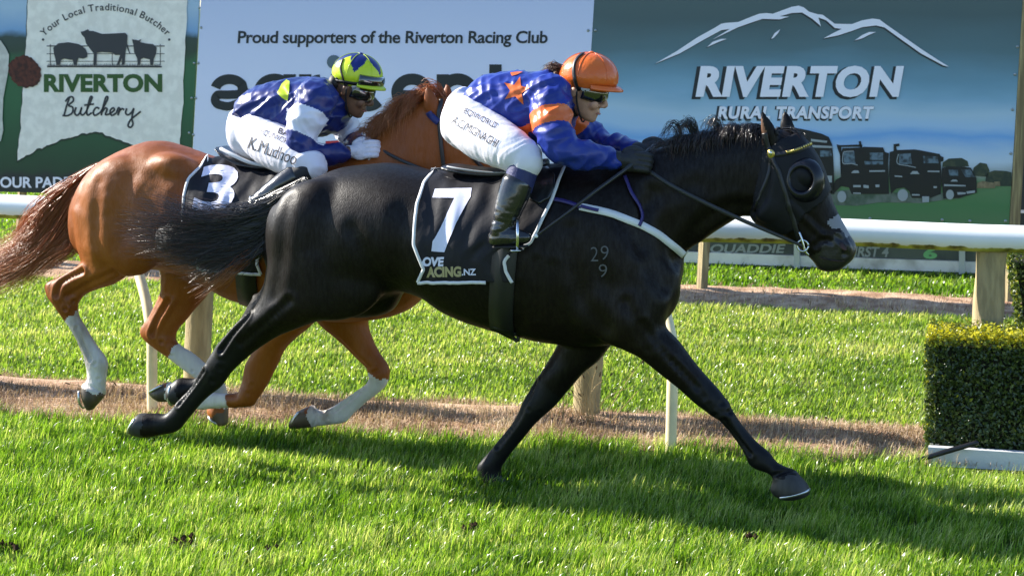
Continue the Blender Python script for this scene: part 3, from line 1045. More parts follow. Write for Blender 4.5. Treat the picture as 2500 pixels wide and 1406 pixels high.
screws(s2, [(491, 68), (484, 155), (478, 240), (472, 330), (1436, 75), (1431, 200), (1426, 330)], QS - 0.004)
sign_posts(s2, (500, 960, 1400))

# --- the truck company's sign
s3 = thing("billboard", "dark teal trucking billboard with white mountain outline and printed black trucks", "sign", at_q(1960, 715, QS) * np.array([1, 1, 0]), "advertising boards behind the rail")
m_sky3 = grad_mat("print_storm_sky", [(0.0, lin(84, 116, 80)), (0.06, lin(72, 118, 74)), (0.125, lin(92, 126, 86)), (0.15, lin(140, 146, 142)), (0.185, lin(190, 204, 222)), (0.215, lin(172, 196, 224)), (0.255, lin(112, 164, 222)), (0.285, lin(160, 192, 226)), (0.33, lin(168, 194, 216)), (0.38, lin(128, 168, 196)), (0.44, lin(104, 146, 170)), (0.52, lin(78, 110, 122)), (0.62, lin(64, 88, 94)), (0.8, lin(76, 96, 96)), (1.0, lin(62, 84, 86))], noise_amt=0.1, nscale=1.6, stretch=(0.7, 0.7, 2.4))
board(s3, [(1466, YT), (2512, YT), (2463, 552), (1418, 506)], m_sky3)
zb = lambda pts: [(1450 + x / 2.381, y / 2.381) for x, y in pts]
mtn = zb([(355, 372), (480, 300), (600, 220), (700, 165), (740, 140), (770, 135), (840, 130), (900, 105), (960, 82), (1000, 78), (1040, 82), (1100, 60), (1150, 42), (1190, 35), (1220, 45), (1250, 70), (1300, 85), (1330, 88), (1400, 140), (1500, 142), (1560, 120), (1620, 110), (1660, 115), (1700, 145), (1800, 215), (1900, 285), (2000, 350), (2065, 390), (2030, 382), (1900, 312), (1780, 227), (1690, 162), (1640, 150), (1560, 160), (1490, 185), (1420, 208), (1335, 225), (1380, 200), (1440, 170), (1400, 165), (1350, 120), (1305, 104), (1320, 155), (1270, 112), (1210, 75), (1150, 78), (1080, 97), (1135, 99), (1080, 115), (980, 112), (920, 132), (840, 160), (690, 232), (790, 170), (740, 178), (640, 232), (500, 312)])
dash = [zb([(657, 276), (690, 245), (740, 228), (772, 228), (730, 244)]), zb([(1030, 228), (1050, 195), (1083, 172), (1070, 195), (1045, 222)]), zb([(1515, 238), (1560, 205), (1600, 188), (1640, 188), (1600, 205), (1560, 225)])]
sh = lambda pl, d: [(x - d, y + d) for x, y in pl]
print_on("mountain_shadow_print", [poly2(sh(mtn, 3))] + [poly2(sh(d, 3)) for d in dash], QS, 1, m_ink, s3)
print_on("mountain_print", [poly2(mtn)] + [poly2(d) for d in dash], QS, 2, m_white_ink, s3)
print_on("lettering_shadow", [text2("RIVERTON", 1688, 162, 2202, 244, bold=0.06, shear=0.17, spacing=1.1)], QS, 1, m_ink, s3)
print_on("lettering_shadow", [text2("RURAL TRANSPORT", 1746, 259, 2134, 296, bold=0.05, shear=0.17, spacing=1.1)], QS, 1, m_ink, s3)
print_on("lettering", [text2("RIVERTON", 1698, 161, 2207, 238, bold=0.05, shear=0.17, spacing=1.1)], QS, 2, m_white_ink, s3)
print_on("lettering", [text2("RURAL TRANSPORT", 1752, 260, 2134, 291, bold=0.045, shear=0.17, spacing=1.1)], QS, 2, m_white_ink, s3)
# printed trucks, hills and shrubs
zt = lambda pts: [(1900 + x / 3.125, 250 + y / 3.125) for x, y in pts]
m_blk = mat("print_black", lin(20, 22, 27), rough=0.4)
m_glass_p = mat("print_window", lin(96, 116, 132), rough=0.4, col2=lin(40, 48, 56), vscale=30)
m_steel_p = mat("print_steel", lin(150, 156, 162), rough=0.4)
m_shrub_p = mat("print_shrub", lin(42, 52, 42), rough=0.6, col2=lin(64, 70, 50), vscale=25)
m_tan_p = mat("print_tussock", lin(128, 112, 84), rough=0.6, var=0.2, vscale=40)
m_dust_p = mat("print_dust", lin(104, 112, 104), rough=0.6, col2=lin(66, 84, 66), vscale=12)
m_cloud_p = mat("print_cloud", lin(150, 172, 190), rough=0.6, col2=lin(112, 146, 172), vscale=6)
print_on("shrub_print", [poly2(zt([(1255, 460), (1300, 430), (1400, 425), (1445, 450), (1455, 490), (1250, 495)])), poly2(zt([(1478, 560), (1490, 500), (1540, 460), (1590, 470), (1612, 520), (1600, 570)])),
                         poly2(zt([(1580, 600), (1590, 540), (1650, 520), (1740, 525), (1780, 535), (1780, 640), (1590, 640)]))], QS, 1, m_shrub_p, s3)
print_on("tussock_print", [poly2(zt([(1515, 655), (1520, 615), (1560, 600), (1610, 610), (1650, 615), (1655, 655)])), poly2(zt([(1645, 640), (1650, 605), (1690, 605), (1695, 638)]))], QS, 2, m_tan_p, s3)
print_on("dust_print", [poly2(zt([(380, 690), (600, 660), (900, 690), (1240, 690), (1420, 730), (1260, 745), (1080, 770), (880, 765), (760, 765), (600, 790), (440, 785)]))], QS, 1, m_dust_p, s3)
def truck(name, shapes_dark, glass, steel):
    print_on(name, [poly2(zt(p)) for p in shapes_dark], QS, 2, m_blk, s3)
    if glass: print_on("truck_window_print", [poly2(zt(p)) for p in glass], QS, 3, m_glass_p, s3, kind="stuff")
    if steel: print_on("truck_trim_print", steel, QS, 4, m_steel_p, s3, kind="stuff")
def wheel(x, y, r, ro):
    X, Y = 1900 + x / 3.125, 250 + y / 3.125
    return disc2(X, Y, r / 3.125, 18, ro / 3.125)
truck("tanker_truck_print", [[(100, 190), (210, 210), (330, 240), (385, 265), (410, 320), (420, 420), (430, 700), (150, 700), (60, 400)]], [[(318, 370), (400, 365), (412, 415), (320, 415)]],
      [poly2(zt([(250, 280), (375, 295), (370, 310), (250, 298)])), poly2(zt([(235, 325), (410, 335), (415, 350), (240, 345)])), poly2(zt([(360, 560), (410, 560), (410, 612), (362, 612)]))])
truck("truck_print", [[(445, 322), (475, 328), (640, 322), (640, 340), (480, 342), (490, 420), (480, 600), (470, 400), (452, 350)],
                      [(490, 350), (640, 345), (655, 340), (800, 345), (815, 380), (845, 390), (838, 470), (845, 700), (560, 700), (540, 650), (480, 640), (430, 690), (415, 640), (440, 590), (480, 570), (480, 400)],
                      [(612, 300), (630, 296), (640, 345), (625, 345)]],
      [[(500, 380), (580, 375), (590, 470), (500, 465)], [(698, 385), (800, 385), (800, 440), (700, 440)], [(655, 450), (800, 450), (800, 475), (660, 475)]],
      [wheel(485, 720, 34, 44), stroke2(zt([(497, 380), (494, 465), (560, 468), (605, 480)]), 2), stroke2(zt([(500, 377), (540, 374), (575, 373)]), 2), poly2(zt([(555, 540), (575, 520), (610, 520), (620, 540)])), poly2(zt([(695, 520), (815, 518), (815, 530), (695, 532)])),
       poly2(zt([(572, 632), (630, 632), (630, 648), (572, 648)])), poly2(zt([(650, 630), (690, 634), (690, 656), (650, 652)])), poly2(zt([(742, 628), (772, 628), (772, 648), (742, 648)])), poly2(zt([(572, 688), (630, 690), (630, 700), (572, 698)]))])
truck("truck_print", [[(880, 320), (925, 315), (925, 335), (900, 340), (905, 365), (1040, 360), (1075, 365), (1230, 395), (1240, 410), (1262, 420), (1260, 450), (1240, 455), (1245, 560), (1240, 700), (1160, 730), (1020, 730), (1000, 680), (960, 650), (900, 660), (860, 700), (845, 560), (850, 380), (880, 372)]],
      [[(925, 395), (1010, 390), (1020, 475), (920, 470)], [(1105, 410), (1215, 415), (1225, 465), (1110, 465)]],
      [wheel(950, 708, 40, 46), stroke2(zt([(918, 395), (908, 465), (990, 485), (1050, 498)]), 2), poly2(zt([(1005, 548), (1025, 525), (1060, 525), (1078, 548)])), poly2(zt([(1140, 522), (1230, 522), (1230, 534), (1140, 532)])), poly2(zt([(888, 558), (945, 562), (945, 572), (888, 568)])),
       poly2(zt([(1098, 718), (1152, 718), (1150, 762), (1100, 765)])), poly2(zt([(1020, 700), (1080, 702), (1080, 712), (1020, 712)])), poly2(zt([(1185, 640), (1210, 640), (1210, 655), (1185, 655)]))])
truck("van_print", [[(1250, 500), (1300, 490), (1420, 492), (1470, 500), (1512, 580), (1515, 690), (1430, 715), (1380, 730), (1260, 735), (1245, 600)]], [[(1395, 515), (1465, 510), (1500, 570), (1430, 572)], [(1300, 515), (1370, 515), (1375, 560), (1305, 560)]],
      [wheel(1310, 705, 30, 38), poly2(zt([(1265, 625), (1430, 632), (1430, 642), (1265, 640)])), poly2(zt([(1312, 605), (1330, 590), (1360, 590), (1372, 605)])), poly2(zt([(1365, 685), (1430, 688), (1430, 700), (1370, 706)])), poly2(zt([(1435, 680), (1500, 672), (1502, 690), (1440, 698)]))])
screws(s3, [(1454, 75), (2484, 115), (2478, 182), (2472, 268), (2468, 375), (2124, 534), (2300, 537), (2368, 540), (2455, 540)])
sign_posts(s3, (1712,))
tp = thing("timber_post", "tall sawn timber post at the end of the trucking billboard", "post", at_q(2482, 722, QS + 0.01) * np.array([1, 1, 0]))
b_, t_ = at_q(2458, 722, QS + 0.04), at_q(2517, YT, QS + 0.04)
b_[2] = -0.05
V, Fc = tube([b_, t_], 0.052, seg=4, sub=1, cap=False)
mk("post_shaft", V, Fc, m_lumber, tp, smooth=False)
# beyond the timber post: another board seen edge on
s4 = thing("billboard", "dark plain billboard just past the timber post", "sign", at_q(2700, 730, QS + 0.3) * np.array([1, 1, 0]), "advertising boards behind the rail")
board(s4, [(2530, YT), (3300, YT), (3250, 585), (2482, 548)], mat("print_dusk", lin(46, 54, 62), rough=0.5), q=QS + 0.3)
print_on("stripe_print", [poly2([(2482, 512), (3250, 545), (3250, 553), (2482, 520)])], QS + 0.3, 1, m_white_ink, s4)
sign_posts(s4, (2760, 3100), q=QS + 0.3)

# =================================================================== TOTE BOARD behind the bank
QT = 15.7
tb = thing("tote_board", "low dark betting board with faded white lettering behind the bank grass", "board", at_q(2050, 672, QT) * np.array([1, 1, 0]))
zt_ = lambda py: at_q(1900, py, QT)[2]
m_tdark = mat("tote_dark", lin(58, 66, 72), rough=0.5, col2=lin(84, 94, 92), vscale=2.5)
m_tplank = mat("tote_plank", lin(236, 236, 240), rough=0.6, col2=lin(170, 168, 166), vscale=5, lo=0.5, hi=0.75)
m_tplinth = mat("tote_plinth", lin(150, 162, 178), rough=0.7, var=0.1, vscale=3)
def tslab(name, p0, p1, z0, z1, m, q=QT, th=0.12):
    V = np.array([pq(p0, q, z0), pq(p1, q, z0), pq(p1, q, z1), pq(p0, q, z1)])
    V = np.vstack([V, V + NV * th])
    return mk(name, V, [[0, 1, 2, 3], [5, 4, 7, 6], [0, 4, 5, 1], [1, 5, 6, 2], [2, 6, 7, 3], [3, 7, 4, 0]], m, tb, smooth=False)
pa, pb = pn(*at_q(1560, 672, QT)[:2]), pn(*at_q(2900, 672, QT)[:2])
z_a, z_b, z_c = zt_(652), zt_(622), zt_(540)
tslab("plinth", pa, pb, -0.05, z_a, m_tplinth)
tslab("plank", pa, pb, z_a + 0.012, z_b, m_tplank, q=QT - 0.02)
tslab("board_panel", pa, pb, z_b + 0.004, 1.5, m_tdark)
for px in (1948, 2350):
    p_ = pn(*at_q(px, 640, QT)[:2])
    tslab("upright", p_ - 0.022, p_ + 0.022, 0.0, 1.5, mat("tote_upright", lin(190, 196, 200), rough=0.5), q=QT - 0.06, th=0.035)
m_fade = mat("tote_lettering", lin(150, 158, 162), rough=0.6)
print_on("lettering", [text2("QUADDIE", 1734, 596, 1918, 622, bold=0.03, shear=0.2)], QT, 2, m_fade, tb)
print_on("lettering", [text2("FIRST 4", 2070, 602, 2170, 628, bold=0.03, shear=0.2)], QT, 2, m_fade, tb)
print_on("lettering", [text2("6", 2254, 606, 2288, 632, bold=0.05)], QT, 2, mat("tote_green", lin(120, 190, 130), rough=0.5), tb)

# =================================================================== CLIPPED HEDGES, EDGING BOARD, HOSE
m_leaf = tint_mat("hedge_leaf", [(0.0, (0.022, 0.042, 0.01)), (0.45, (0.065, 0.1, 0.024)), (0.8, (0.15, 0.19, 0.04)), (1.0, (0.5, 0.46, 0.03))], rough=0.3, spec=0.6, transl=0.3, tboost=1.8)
m_twig = mat("hedge_twigs", lin(40, 38, 22), rough=0.95, col2=lin(24, 34, 14), vscale=30)
def hedge(p0, p1, q0, q1, z0, z1, n, label, seed, top_sun_tint=0.8, curve=0.0):
    rg = np.random.default_rng(seed)
    t = thing("clipped_hedge", label, "hedge", pq((p0 + p1) / 2, (q0 + q1) / 2))
    ins = 0.035
    def sh_(z):    # waist of the clipped shape
        return curve * math.sin((z - z0) / (z1 - z0) * math.pi)
    rings = []
    for k in range(9):
        z = z0 + (z1 - z0 - ins) * k / 8
        o = ins + sh_(z)
        rings.append([pq(p0 + o, q0 + ins, z), pq(p1, q0 + ins, z), pq(p1, q1 - ins, z), pq(p0 + o, q1 - ins, z)])
    V, Fc = skin_rings(np.array(rings))
    mk("twigs", V, Fc, m_twig, t, smooth=False)
    dp, dq, dz = p1 - p0, q1 - q0, z1 - z0
    area = np.array([dp * dz, dq * dz, dp * dq * 1.4])
    which = rg.choice(3, n, p=area / area.sum())
    a, b = rg.random(n), rg.random(n)
    dep = np.abs(rg.normal(0, 0.012, n)) - 0.006
    dep += 0.018 * (vnoise2(a * dp * 3 + which * 7, b * 5, 4.0, seed) - 0.5)
    z = np.where(which == 2, z1 - dep, z0 + b * dz)
    off = np.array([sh_(v) for v in z])
    P_ = np.where(which == 1, p0 + dep + off, p0 + off + a * (dp - off))
    Q_ = np.where(which == 0, q0 + dep, q0 + b * dq)
    Q_ = np.where(which == 1, q0 + a * dq, Q_)
    z = np.where(which == 2, z + np.abs(rg.normal(0, 0.022, n)), z)
    C = np.outer(P_, DV) + np.outer(Q_, NV) + np.outer(z, UP)
    nor = np.where((which == 0)[:, None], -NV, np.where((which == 1)[:, None], -DV, UP))
    d = nor * 0.7 + rg.normal(0, 0.6, (n, 3)); d /= np.linalg.norm(d, axis=1)[:, None]
    s_ = np.cross(d, rg.normal(0, 1, (n, 3))); s_ /= np.linalg.norm(s_, axis=1)[:, None]
    up = np.cross(s_, d)
    L = rg.uniform(0.007, 0.014, n)[:, None]
    V = np.stack([C - s_ * L, C + up * L * 0.5 + d * L * 0.2, C + s_ * L, C - up * L * 0.5 + d * L * 0.2], axis=1).reshape(-1, 3)
    i = np.arange(n)[:, None] * 4
    T = np.concatenate([i + np.array([[0, 1, 2]]), i + np.array([[0, 2, 3]])])
    tint = rg.normal(0.36, 0.17, n) + np.where(which == 2, top_sun_tint, 0) * rg.uniform(0.6, 1, n) + np.where((which != 2) & (z > z1 - 0.03), top_sun_tint * 0.6, 0) + np.where((which == 1) & (rg.random(n) < 0.3), 0.4, 0)  # sunlight painted into the tint: top leaves gold, some left-side leaves lighter
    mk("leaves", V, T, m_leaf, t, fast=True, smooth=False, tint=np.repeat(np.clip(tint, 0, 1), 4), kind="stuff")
    return t
hp0 = pn(*at_q(2262, 1000, 9.2)[:2])
z_top = at_q(2400, 832, 9.2)[2]
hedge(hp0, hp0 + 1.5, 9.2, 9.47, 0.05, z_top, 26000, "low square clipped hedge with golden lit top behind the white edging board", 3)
hp1 = pn(*at_q(2453, 800, 9.62)[:2])
hedge(hp1, hp1 + 0.9, 9.66, 10.0, 0.05, at_q(2470, 624, 9.66)[2], 12000, "taller clipped hedge column beside the round rail post", 4, top_sun_tint=0.3, curve=0.05)
m_edge = mat("flaked_white_paint", lin(196, 198, 200), rough=0.6, col2=lin(120, 112, 100), vscale=18, lo=0.66, hi=0.7, bump=0.2, bscale=50)
eb = thing("edging_board", "weathered white timber edging board at the foot of the low hedge", "edging", pq(hp0 + 0.7, 9.13))
e0 = pn(*at_q(2266, 1110, 9.13)[:2])
ez = at_q(2300, 1093, 9.13)[2]
V = np.array([pq(e0, 9.13, -0.05), pq(e0 + 1.6, 9.13, -0.05), pq(e0 + 1.6, 9.13, ez), pq(e0, 9.13, ez)])
V = np.vstack([V, V + NV * 0.045])
mk("board_face", V, [[0, 1, 2, 3], [5, 4, 7, 6], [0, 4, 5, 1], [1, 5, 6, 2], [2, 6, 7, 3], [3, 7, 4, 0]], m_edge, eb, smooth=False)
V = np.array([pq(e0 - 0.002, 9.178, -0.05), pq(e0 + 0.04, 9.178, -0.05), pq(e0 + 0.04, 9.178, ez - 0.004), pq(e0 - 0.002, 9.178, ez - 0.004)])
V = np.vstack([V, V + NV * 0.4])
mk("board_return", V, [[0, 1, 2, 3], [5, 4, 7, 6], [0, 4, 5, 1], [1, 5, 6, 2], [2, 6, 7, 3], [3, 7, 4, 0]], m_edge, eb, smooth=False)
hz = [at_q(2150, 1142, 9.0), at_q(2195, 1133, 9.02), at_q(2250, 1120, 9.05), at_q(2310, 1102, 9.08), at_q(2385, 1080, 9.11)]
hz[0][2] = -0.01
V, Fc = tube(hz, [0.008, 0.009, 0.0105, 0.0115, 0.011], seg=10, sub=6)
tag(mk("hose", V, Fc, mat("black_rubber", lin(20, 20, 22), rough=0.4), loc=hz[1]), "thin black hose poking out over the white edging board", "hose")

# =================================================================== THE HORSES
def coat(name, base, second, rough, sheen=0.0, spec=0.5, vscale=3.0, hb=0.16):
    m = mat(name, base, rough=rough, spec=spec, col2=second, vscale=vscale, lo=0.35, hi=0.7, bump=hb, bscale=190, sheen=sheen, stretch=(1, 1, 0.22))
    nt = m.node_tree            # hair lies in streaks: the gloss varies along them
    tc = nt.nodes.new("ShaderNodeTexCoord"); mp = nt.nodes.new("ShaderNodeMapping"); mp.inputs["Scale"].default_value = (1, 1, 0.25)
    n = nt.nodes.new("ShaderNodeTexNoise"); n.inputs["Scale"].default_value = 75; n.inputs["Detail"].default_value = 6; n.inputs["Roughness"].default_value = 0.7
    r = nt.nodes.new("ShaderNodeMapRange"); r.inputs[1].default_value = 0.38; r.inputs[2].default_value = 0.66
    r.inputs[3].default_value = spec * 0.7; r.inputs[4].default_value = spec * 1.3
    nt.links.new(tc.outputs["Object"], mp.inputs[0]); nt.links.new(mp.outputs[0], n.inputs["Vector"]); nt.links.new(n.outputs["Fac"], r.inputs[0])
    nt.links.new(r.outputs[0], nt.nodes["Principled BSDF"].inputs["Specular IOR Level"])
    return m

m_black = coat("black_coat", (0.0038, 0.0031, 0.0032), (0.0095, 0.006, 0.0048), 0.44, 0.0, 0.19)
m_blackleg = mat("black_leg", (0.005, 0.005, 0.006), rough=0.45, spec=0.2, bump=0.08, bscale=120)
m_muzzle = mat("dark_muzzle", (0.012, 0.011, 0.012), rough=0.38, spec=0.5, bump=0.2, bscale=120)
m_hoof = mat("dark_hoof", (0.03, 0.028, 0.028), rough=0.5, spec=0.4, var=0.3, vscale=20, stretch=(1, 1, 0.2))
m_chest = coat("chestnut_coat", (0.178, 0.044, 0.0065), (0.29, 0.086, 0.0125), 0.5, 0.0, 0.3, 3.4, 0.2)
m_sock = mat("white_sock", (0.6, 0.56, 0.52), rough=0.8, col2=(0.34, 0.28, 0.23), vscale=11, lo=0.48, hi=0.72, bump=0.45, bscale=70, stretch=(1, 1, 0.4))
m_hoof2 = mat("striped_hoof", (0.055, 0.04, 0.028), rough=0.5, col2=(0.12, 0.085, 0.05), vscale=14, stretch=(1, 1, 0.3))
m_shoe = mat("aluminium_shoe", (0.55, 0.56, 0.58), rough=0.3, metal=0.9)
m_nostril = mat("nostril_skin", (0.045, 0.016, 0.013), rough=0.7, col2=(0.006, 0.004, 0.004), vscale=40)
m_eye = mat("horse_eye", (0.008, 0.005, 0.004), rough=0.06, spec=0.8, coat=1.0)
m_nose_patch = mat("pale_nose_patch", (0.2, 0.2, 0.22), rough=0.7)
m_blackhair = tint_mat("black_hair", [(0.0, (0.008, 0.007, 0.007)), (0.75, (0.014, 0.01, 0.009)), (1.0, (0.09, 0.035, 0.02))], rough=0.27, spec=1.0, transl=0.12, tboost=2.0)
m_redhair = tint_mat("chestnut_hair", [(0.0, (0.26, 0.065, 0.016)), (0.6, (0.38, 0.125, 0.036)), (1.0, (0.52, 0.26, 0.12))], rough=0.34, spec=0.6, transl=0.32, tboost=1.7)

def mids(P, st, i0, i1, lat):
    out = []
    for r in st[i0:i1]:
        l = r[5] if len(r) > 5 else lat
        out.append((P(r[0], r[1], l) + P(r[2], r[3], l)) / 2)
    return out

def paint(V, Fc, rules):
    """rules: (material index, path of 3D points, radius); later rules win"""
    C = centers(V, Fc)
    idx = np.zeros(len(Fc), dtype=int)
    for mi, path, r in rules:
        d = np.min([seg_dist(C, np.array(a), np.array(b))[0] for a, b in zip(path[:-1], path[1:])], axis=0)
        j = 0.006 * np.sin(C @ np.array([91.0, 57.0, 73.0]))
        a, b = path[0], path[1]
        start = (C - a) @ (b - a) / np.linalg.norm(b - a) + j >= 0
        near0 = np.linalg.norm(C - a, axis=1) < r * 1.3
        a, b = path[-2], path[-1]
        end = (C - b) @ (b - a) <= 0
        near1 = np.linalg.norm(C - b, axis=1) < r * 1.3
        idx[(d < r) & (start | ~near0) & (end | ~near1)] = mi
    return idx

def inpoly(x, y, poly):
    r = np.zeros(len(x), bool)
    n = len(poly)
    for i in range(n):
        x0, y0 = poly[i]; x1, y1 = poly[(i + 1) % n]
        c_ = ((y0 > y) != (y1 > y)) & (x < (x1 - x0) * (y - y0) / (y1 - y0 + 1e-9) + x0)
        r ^= c_
    return r

def to_plane_px(V, q):
    """photo pixel of each point after it is slid across onto a centre plane (so both sides of a body read alike)"""
    W = V - np.outer(V @ NV - q, NV) - CAM
    return CX + F * W[:, 0] / W[:, 1], HY - F * W[:, 2] / W[:, 1]

def ear(P, tip, b0, b1, lat, out):
    """pointed cupped ear between two base pixels"""
    B0, B1, T = P(*b0, lat), P(*b1, lat), P(*tip, lat + out)
    rows = []
    for t, w in ((-0.1, 0.85), (0.0, 0.95), (0.25, 1.12), (0.5, 0.95), (0.75, 0.58), (0.93, 0.2), (1.0, 0.04)):
        cpt = (B0 + B1) / 2 * (1 - t) + T * t
        half = (B1 - B0) / 2 * w
        a = np.linspace(0, 2 * math.pi, 14, endpoint=False)
        rows.append(cpt + np.outer(np.cos(a), half) + np.outer(np.sin(a), NV * np.linalg.norm(half) * 0.5))
    return skin_rings(np.array(rows))

def hoof_shoe(P, a, b, lat, half, parent, m):
    """thin plate under a hoof between toe and heel pixels"""
    A, B = P(*a, lat), P(*b, lat)
    d = (B - A)
    up = np.cross(d, NV); up /= np.linalg.norm(up)
    pts = []
    for t in np.linspace(0.15, 0.85, 13):
        ang = math.pi * 2 * t
        pts.append((A + B) / 2 + d / 2 * 0.94 * (-math.cos(ang + math.pi) * -1) * -1 + NV * half * 0.9 * math.sin(ang + math.pi))
    V, Fc = tube(pts, 0.006, seg=6, sub=2, flat=None)
    return mk("horseshoe", V, Fc, m, parent)

# ------------------------------------------------------------------ dark horse
B1 = thing("race_horse", "near black racehorse stretched out in a gallop wearing number seven", "horse", pq(pn(*P1(1250, 1180)[:2]), Q1), "galloping racehorses")
torso1 = [(672, 528, 657, 655, .075), (705, 474, 690, 735, .155), (760, 437, 758, 765, .215), (830, 409, 850, 760, .25), (900, 400, 930, 740, .268), (960, 398, 985, 711, .275),
          (1030, 411, 1045, 729, .28), (1100, 428, 1110, 771, .292), (1180, 432, 1190, 801, .30), (1260, 424, 1262, 819, .298), (1340, 408, 1335, 836, .285), (1410, 396, 1420, 846, .262),
          (1480, 394, 1500, 842, .24), (1540, 408, 1572, 822, .205), (1592, 446, 1622, 780, .16), (1626, 520, 1646, 715, .09)]
neck1 = [(1400, 395, 1540, 800, .165), (1480, 382, 1625, 710, .145), (1560, 368, 1668, 622, .12), (1640, 352, 1718, 586, .1), (1710, 338, 1772, 550, .09), (1780, 324, 1812, 528, .085), (1840, 317, 1846, 526, .08), (1885, 318, 1880, 520, .07)]
head1 = [(1875, 312, 1838, 470, .066), (1930, 320, 1840, 524, .094), (1962, 341, 1856, 547, .104), (1988, 375, 1886, 565, .104), (2006, 409, 1915, 578, .092), (2020, 450, 1940, 596, .078),
         (2036, 495, 1963, 616, .067), (2054, 534, 1988, 640, .061), (2074, 572, 2000, 657, .06), (2088, 594, 2022, 663, .055), (2092, 612, 2050, 659, .046), (2086, 626, 2069, 646, .03)]
hindN1 = [(655, 585, 900, 640, .13, -.13), (650, 680, 868, 768, .115, -.135), (628, 742, 780, 784, .095, -.135), (587, 781, 700, 812, .072, -.13), (547, 822, 640, 845, .054, -.125), (526, 849, 602, 876, .047, -.12), (506, 880, 566, 909, .042, -.12),
          (487, 913, 541, 943, .036, -.115), (464, 950, 512, 966, .03, -.11), (432, 984, 487, 990, .03, -.105), (408, 1008, 460, 1023, .035, -.1), (394, 1010, 434, 1052, .034, -.1), (380, 1008, 396, 1061, .036, -.1),
          (357, 1008, 358, 1068, .05, -.1), (338, 1010, 332, 1064, .056, -.1), (322, 1034, 316, 1056, .036, -.1)]
hindF1 = [(655, 585, 880, 640, .12, .12), (646, 690, 800, 760, .1, .12), (612, 735, 700, 800, .066, .12), (582, 788, 640, 830, .05, .12), (562, 815, 612, 862, .045, .12), (532, 862, 572, 890, .035, .115), (500, 902, 535, 927, .03, .11),
          (476, 922, 510, 956, .034, .1), (456, 922, 480, 968, .034, .1), (438, 922, 450, 988, .05, .1), (418, 936, 426, 986, .052, .1)]
foreN1 = [(1600, 600, 1440, 760, .115, -.12), (1636, 730, 1460, 820, .11, -.135), (1624, 790, 1494, 842, .092, -.135), (1660, 836, 1552, 866, .078, -.13), (1700, 890, 1600, 902, .064, -.125), (1740, 934, 1650, 942, .054, -.12), (1764, 962, 1695, 982, .05, -.12),
          (1787, 998, 1725, 1004, .047, -.115), (1801, 1022, 1752, 1020, .039, -.115), (1816, 1042, 1779, 1045, .033, -.11), (1848, 1078, 1804, 1082, .03, -.11), (1881, 1106, 1820, 1112, .034, -.11), (1897, 1127, 1828, 1132, .037, -.11), (1917, 1138, 1846, 1145, .034, -.11),
          (1938, 1149, 1871, 1154, .034, -.11), (1944, 1153, 1886, 1167, .048, -.11), (1966, 1176, 1880, 1195, .058, -.11), (1977, 1192, 1893, 1211, .06, -.11)]
foreF1 = [(1400, 760, 1560, 780, .1, .12), (1360, 842, 1494, 842, .085, .125), (1344, 870, 1462, 880, .075, .125), (1320, 910, 1425, 911, .064, .12), (1300, 942, 1389, 953, .055, .12), (1276, 982, 1357, 990, .05, .115), (1266, 1008, 1324, 1018, .046, .115), (1250, 1036, 1302, 1040, .036, .11),
          (1220, 1072, 1272, 1078, .03, .11), (1190, 1108, 1244, 1112, .031, .11), (1168, 1132, 1226, 1139, .036, .11), (1164, 1148, 1224, 1157, .036, .11), (1172, 1162, 1224, 1166, .04, .11), (1180, 1174, 1236, 1170, .05, .11), (1196, 1186, 1246, 1182, .05, .11)]
parts = [loft(P1, torso1, seg=28, e=2.15), loft(P1, neck1, seg=24, e=2.1), loft(P1, head1, seg=24, e=2.4, cap=0.15),
         loft(P1, hindN1), loft(P1, hindF1), loft(P1, foreN1), loft(P1, foreF1),
         loft(P1, [(820, 690, 820, 772, .09, .07), (900, 680, 903, 775, .11, .06), (950, 690, 955, 762, .085, .04), (980, 700, 976, 728, .04, .02)]),
         ear(P1, (1857, 266), (1872, 362), (1904, 346), -.062, -.01), ear(P1, (1914, 266), (1908, 342), (1943, 330), .062, .01),
         # muscle masses: haunch, stifle, shoulder, forearm, cheek, eye ridge, wither
         blob(P1, 760, 570, -.14, .20, .24, .12, -20), blob(P1, 760, 570, .14, .20, .24, .12, -20), blob(P1, 690, 620, -.12, .07, .22, .08, 8),
         blob(P1, 850, 700, -.165, .16, .13, .075, 20), blob(P1, 1500, 620, -.145, .13, .3, .10, 30), blob(P1, 1500, 620, .145, .13, .3, .10, 30),
         blob(P1, 1450, 730, -.16, .15, .15, .085), blob(P1, 1610, 700, -.07, .09, .14, .08), blob(P1, 1610, 700, .07, .09, .14, .08),
         blob(P1, 1890, 500, -.075, .06, .075, .03, -50), blob(P1, 1890, 500, .075, .06, .075, .03, -50),
         blob(P1, 1965, 428, -.082, .045, .03, .026, -50), blob(P1, 1965, 428, .082, .045, .03, .026, -50),
         blob(P1, 1737, 998, -.115, .022, .026, .022), blob(P1, 1842, 1122, -.11, .022, .022, .034), blob(P1, 1766, 994, -.115, .03, .034, .046), blob(P1, 1284, 1004, .115, .022, .026, .022), blob(P1, 1186, 1142, .11, .024, .024, .034),
         blob(P1, 541, 858, -.12, .024, .036, .022, 40), blob(P1, 548, 892, -.12, .034, .024, .043), blob(P1, 386, 1016, -.1, .015, .015, .02), blob(P1, 418, 1022, -.1, .026, .026, .036), blob(P1, 364, 1022, -.1, .022, .018, .042), blob(P1, 634, 742, .12, .03, .05, .03, 30),
         blob(P1, 2062, 603, -.045, .03, .024, .02, -40), blob(P1, 2062, 603, .045, .03, .024, .02, -40)]
H1V, H1F = union(parts, voxel=0.0075, smooth=4)
px_, py_ = to_plane_px(H1V, Q1)
H1V = relax(H1V, H1F, np.clip(inpoly(px_, py_, [(640, 380), (1000, 380), (1650, 330), (1840, 420), (1700, 600), (1650, 800), (1480, 870), (980, 790), (720, 760), (640, 660)]).astype(float), 0.0, 1), 32)
